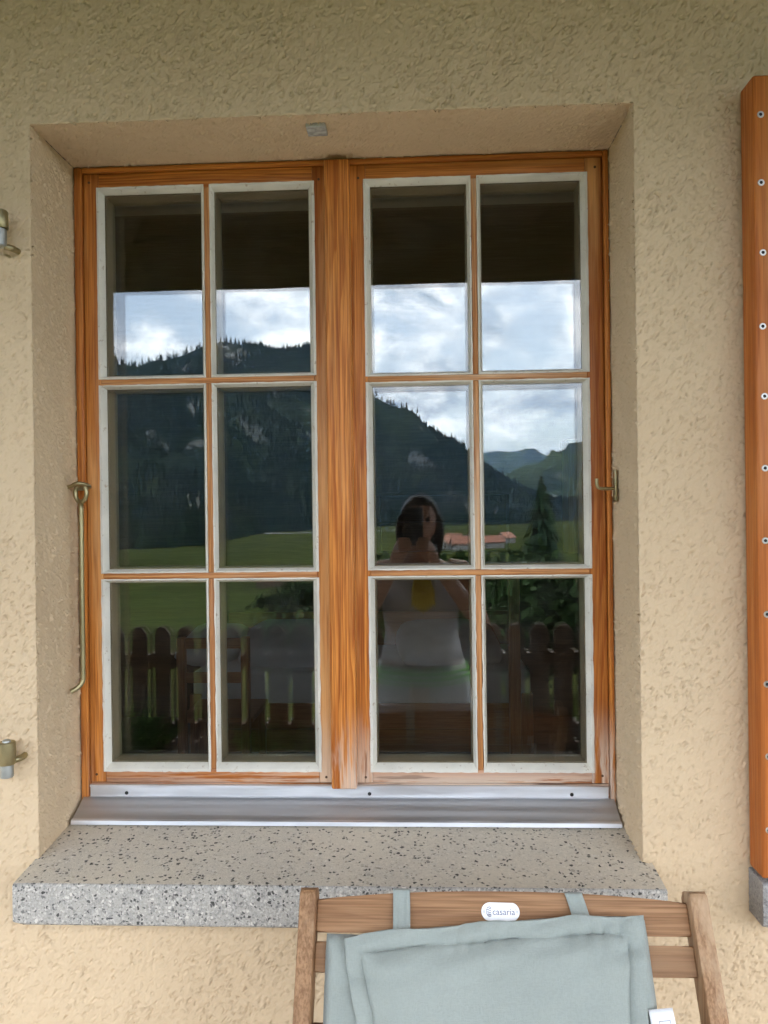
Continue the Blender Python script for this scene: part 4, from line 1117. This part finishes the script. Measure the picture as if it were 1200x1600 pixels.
# ------------------------------------------------------------------ person taking the picture, and the phone
PY = -1.80
MT['skin'] = mat_plain('skin', (0.34, 0.175, 0.11), 0.55, var=0.06, sc=12)
MT['hair'] = mat_plain('dark_hair', (0.035, 0.022, 0.015), 0.5, var=0.3, sc=90)
MT['cotton'] = mat_fabric('white_cotton', (0.44, 0.44, 0.47), 700, 0.001)
MT['green'] = mat_fabric('green_stripe', (0.14, 0.46, 0.04), 700, 0.001)
MT['yellow'] = mat_fabric('yellow_scarf', (0.55, 0.42, 0.03), 700, 0.001)
MT['tassel'] = mat_fabric('natural_tassel', (0.55, 0.45, 0.35), 700, 0.001)
MT['phone'] = mat_plain('phone_back', (0.05, 0.05, 0.055), 0.25, var=0.03)
pe = thing('person', (0.0, PY, 0.0), 'person in white dress with green striped sash photographing the window', 'person')
def ell(c, rx, ry, n=20, ax=None, seed=0.0, pw=2.0):
    out = []
    for k in range(n):
        a = 2*math.pi*k/n; ca, sa = math.cos(a), math.sin(a)
        out.append(Vector(c)+Vector((math.copysign(abs(ca)**(2/pw), ca)*rx, math.copysign(abs(sa)**(2/pw), sa)*ry, 0)))
    return out
bodym = MB()
bodym.loft([ell((0, PY, z), rx, ry) for (z, rx, ry) in ((0.74, .10, .09), (0.80, .165, .115), (0.88, .178, .125), (0.98, .145, .105), (1.05, .130, .098), (1.15, .148, .108), (1.23, .158, .108), (1.30, .165, .085), (1.335, .10, .062), (1.355, .058, .055), (1.40, .052, .054), (1.43, .050, .052))])
HC = Vector((0.0, PY+0.015, 1.500))
hd = []
for k in range(15):
    f = -1+2*k/14; rr = math.sqrt(max(0.0004, 1-f*f)); jaw = 1.0 if f > -0.2 else 1.0-0.30*(-0.2-f)/0.8
    hd.append(ell((HC.x, HC.y+(0.010 if f < -0.2 else 0), HC.z+f*0.112), 0.074*rr*jaw, 0.092*rr*jaw))
bodym.loft(hd)
bodym.tube([HC+Vector((0, .080, .022)), HC+Vector((0, .098, -.012)), HC+Vector((0, .090, -.026))], [.008, .013, .009], 8)
for sx in (-1, 1): bodym.tube([HC+Vector((sx*.072, -.004, .018)), HC+Vector((sx*.083, -.010, .0)), HC+Vector((sx*.074, -.004, -.026))], [.010, .013, .009], 8)
bodym.tube([HC+Vector((-.022, .083, -.052)), HC+Vector((0, .090, -.052)), HC+Vector((.022, .083, -.052))], [.004, .008, .004], 8)
WR = {-1: Vector((-.098, -1.530, 1.348)), 1: Vector((.055, -1.530, 1.348))}
for sx in (-1, 1):
    S = Vector((sx*.165, PY, 1.300)); El = Vector((sx*.255, PY+.055, 1.075)); W_ = WR[sx]
    bodym.tube([S+Vector((-sx*.04, 0, .0)), S, S.lerp(El, .35), S.lerp(El, .75), El, El.lerp(W_, .25), El.lerp(W_, .7), W_], [.045, .050, .046, .040, .037, .040, .031, .024], 12)
    # palm and five fingers closed on the phone
    pc = Vector((-.024+sx*.050, -1.480, 1.400)); bodym.tube([W_, W_.lerp(pc, .45), pc, pc+Vector((-sx*.004, .008, .028))], [.024, .030, .032, .022], 12)
    for k in range(4):
        L = (0.030, 0.036, 0.034, 0.026)[k]; r0 = Vector((-.024+sx*.052, -1.466, 1.436-k*.0175))
        kn = r0+Vector((sx*.004, .020, .004)); m_ = kn+Vector((-sx*L*.8, .006, .002)); e = m_+Vector((-sx*L*.55, -.006, .0))
        bodym.tube([pc+Vector((sx*.006, 0, (1.5-k)*.014)), r0, kn, m_, e], [.010, .0095, .009, .0085, .007], 8)
    th = pc+Vector((-sx*.006, -.018, .012)); bodym.tube([pc, th, th+Vector((-sx*.012, -.006, .028)), th+Vector((-sx*.026, .004, .042))], [.015, .012, .0105, .008], 8)
    hp = Vector((sx*.088, PY, .83)); kn = Vector((sx*.092, PY+.012, .46)); an = Vector((sx*.090, PY-.02, .085))
    bodym.tube([hp, hp.lerp(kn, .35), kn+Vector((0, 0, .06)), kn, kn.lerp(an, .28), kn.lerp(an, .75), an, an+Vector((0, -.005, -.05))], [.088, .080, .058, .053, .055, .038, .034, .038], 14)
    bodym.tube([an+Vector((0, -.045, -.058)), an+Vector((0, .03, -.052)), an+Vector((sx*.006, .11, -.064)), an+Vector((sx*.010, .175, -.070))], [.024, .032, .030, .014], 10)
bo = bodym.build('body', MT['skin'], pe, smooth=True)
rm = bo.modifiers.new('remesh', 'REMESH'); rm.mode = 'VOXEL'; rm.voxel_size = 0.0055; rm.use_smooth_shade = True
sm = bo.modifiers.new('smooth', 'SMOOTH'); sm.factor = 0.5; sm.iterations = 3
for sx in (-1, 1):
    e = HC+Vector((sx*.030, .083, .012)); MB().lathe(e, (0, 1, 0), [(-.006, .006), (0, .0095), (.004, .007), (.006, .003)], 12).build('eye', MT['dark'], pe, smooth=True)
# hair: cap and loose tail
hm = MB(); rg = []
for k in range(13):
    f = -0.75+1.75*k/12; rr = math.sqrt(max(0.003, 1-f*f)); ring = []
    for a in range(28):
        t = 2*math.pi*a/28; front = max(0, math.sin(t)); cut = 1.0
        rx, ry = .087*rr, .104*rr
        if f < 0.45: ry_ = ry*(1 if math.sin(t) < 0.35 else max(0.25, 1-1.6*(math.sin(t)-0.35)))
        else: ry_ = ry*(1 if math.sin(t) < 0 else 0.98)
        ring.append(HC+Vector((rx*math.cos(t), ry_*math.sin(t)-.008, .006+f*.118))*1.0 + Vector((math.cos(t), math.sin(t), 0))*(.0035*noise.noise(Vector((t*14, f*1.5, 1)))+.004*noise.noise(Vector((t*4, f*2, 7)))))
    rg.append(ring)
hm.loft(rg)
for k in range(26):
    a = R(-200+k*220/25); dx, dy = math.cos(a), -abs(math.sin(a))*0.9+0.25*(1-abs(math.sin(a)))
    p0 = HC+Vector((dx*.080, dy*.09, .03)); L_ = random.uniform(.13, .19)
    hm.tube(bez([p0, p0+Vector((dx*.012, dy*.01, -.07)), p0+Vector((dx*.006+random.uniform(-.008, .008), dy*.004, -L_))], 4), [.014]*4+[.013, .011, .009, .006, .003], 6)
hm.tube([HC+Vector((0, -.085, .01)), HC+Vector((.01, -.125, -.06)), HC+Vector((.02, -.115, -.16)), HC+Vector((.02, -.10, -.25))], [.045, .05, .045, .012], 14)
hm.build('hair', MT['hair'], pe, smooth=True)
def garment(name, prof, mat, fold=0.0, nf=9, n=64, seed=0.0):
    mb = MB(); rings = []
    for (z, rx, ry, fo) in prof:
        ring = []
        for k in range(n):
            a = 2*math.pi*k/n; w = 1+fo*math.sin(a*nf+seed+2*math.sin(z*9))+fo*0.6*noise.noise(Vector((math.cos(a)*3, math.sin(a)*3, z*8+seed)))
            ring.append(Vector((rx*w*math.cos(a), PY+ry*w*math.sin(a), z+0.01*fo*8*math.sin(a*3))))
        rings.append(ring)
    mb.loft(rings, cap=False); o = mb.build(name, mat, pe, smooth=True)
    m_ = o.modifiers.new('solid', 'SOLIDIFY'); m_.thickness = 0.003; m_.offset = 1
    return o
garment('top', [(0.92, .172, .128, .03), (0.97, .160, .120, .03), (1.04, .147, .112, .03), (1.12, .158, .120, .02), (1.20, .168, .122, .012), (1.262, .166, .112, .008), (1.285, .150, .098, .004)], MT['cotton'])
garment('skirt', [(0.40, .275, .225, .07), (0.55, .248, .20, .06), (0.70, .222, .172, .05), (0.82, .200, .150, .03), (0.91, .182, .135, .02)], MT['cotton'], nf=11, seed=2)
for k in range(3):
    z = 0.845+k*0.022; garment('sash_stripe', [(z-.006, .206-.004*k, .156-.004*k, .012), (z+.006, .204-.004*k, .154-.004*k, .012)], MT['green'], nf=5)
for sx in (-1, 1):
    mb = MB(); P = []
    for i in range(15):
        a = math.pi*i/14; P.append([Vector((sx*(.105+.022*t), PY+(.112+.012*t*math.sin(i*2.2))*math.cos(a), 1.262+.062*math.sin(a)+.010*t*math.sin(i*2.2))) for t in (-1.2, -.4, .4, 1.2)])
    mb.grid(P); o = mb.build('strap', MT['cotton'], pe, smooth=True); m_ = o.modifiers.new('solid', 'SOLIDIFY'); m_.thickness = 0.003
mb = MB()
for k in range(9):
    x = -.030+k*.0095; mb.tube([(x*0.6, PY+.105, 1.285), (x, PY+.135, 1.22), (x*1.2, PY+.140, 1.13+.03*abs(k-4)/4)], [.007, .010, .004], 8)
mb.build('scarf', MT['yellow'], pe, smooth=True)
mb = MB()
for k in range(8):
    x = -.045+k*.010; mb.tube([(x, PY+.162, .835), (x+.004, PY+.182, .74), (x+.010+random.uniform(-.004, .004), PY+.196, .655)], [.006, .007, .003], 7)
mb.build('tassel', MT['tassel'], pe, smooth=True)
ph = thing('phone', (-.024, -1.462, 1.41), 'dark smartphone held up in both hands', 'phone')
MB().box(-.060, .012, -1.4660, -1.4575, 1.4150, 1.5620, .0035, 3).build('case', MT['phone'], ph, auto=50)
MB().box(-.024, .0095, -1.4574, -1.4556, 1.5270, 1.5595, .0008).build('camera_bump', MT['phone'], ph)
for (x, z) in ((-.002, 1.5505), (-.002, 1.5345), (-.016, 1.5425)):
    MB().lathe((x, -1.4556, z), (0, 1, 0), [(0, .0068), (.0015, .0068), (.0018, .0058), (.0008, .0052)], 18).build('lens', MT['phone'], ph, auto=40)

# ------------------------------------------------------------------ mountain air
hz = MB().box(-14800, 14800, -14800, 14800, -40, 1100).build('haze', None)
hm_ = bpy.data.materials.new('mountain_air'); hm_.use_nodes = True; t_ = hm_.node_tree; t_.nodes.clear()
ho = t_.nodes.new('ShaderNodeOutputMaterial'); hv = t_.nodes.new('ShaderNodeVolumePrincipled')
hv.inputs['Color'].default_value = (0.38, 0.62, 1.0, 1); hv.inputs['Density'].default_value = 0.000034; hv.inputs['Anisotropy'].default_value = 0.2
t_.links.new(hv.outputs[0], ho.inputs['Volume']); hz.data.materials.clear(); hz.data.materials.append(hm_)
tag(hz, 'thin blue air between the terrace and the mountains', 'haze', None, 'stuff')
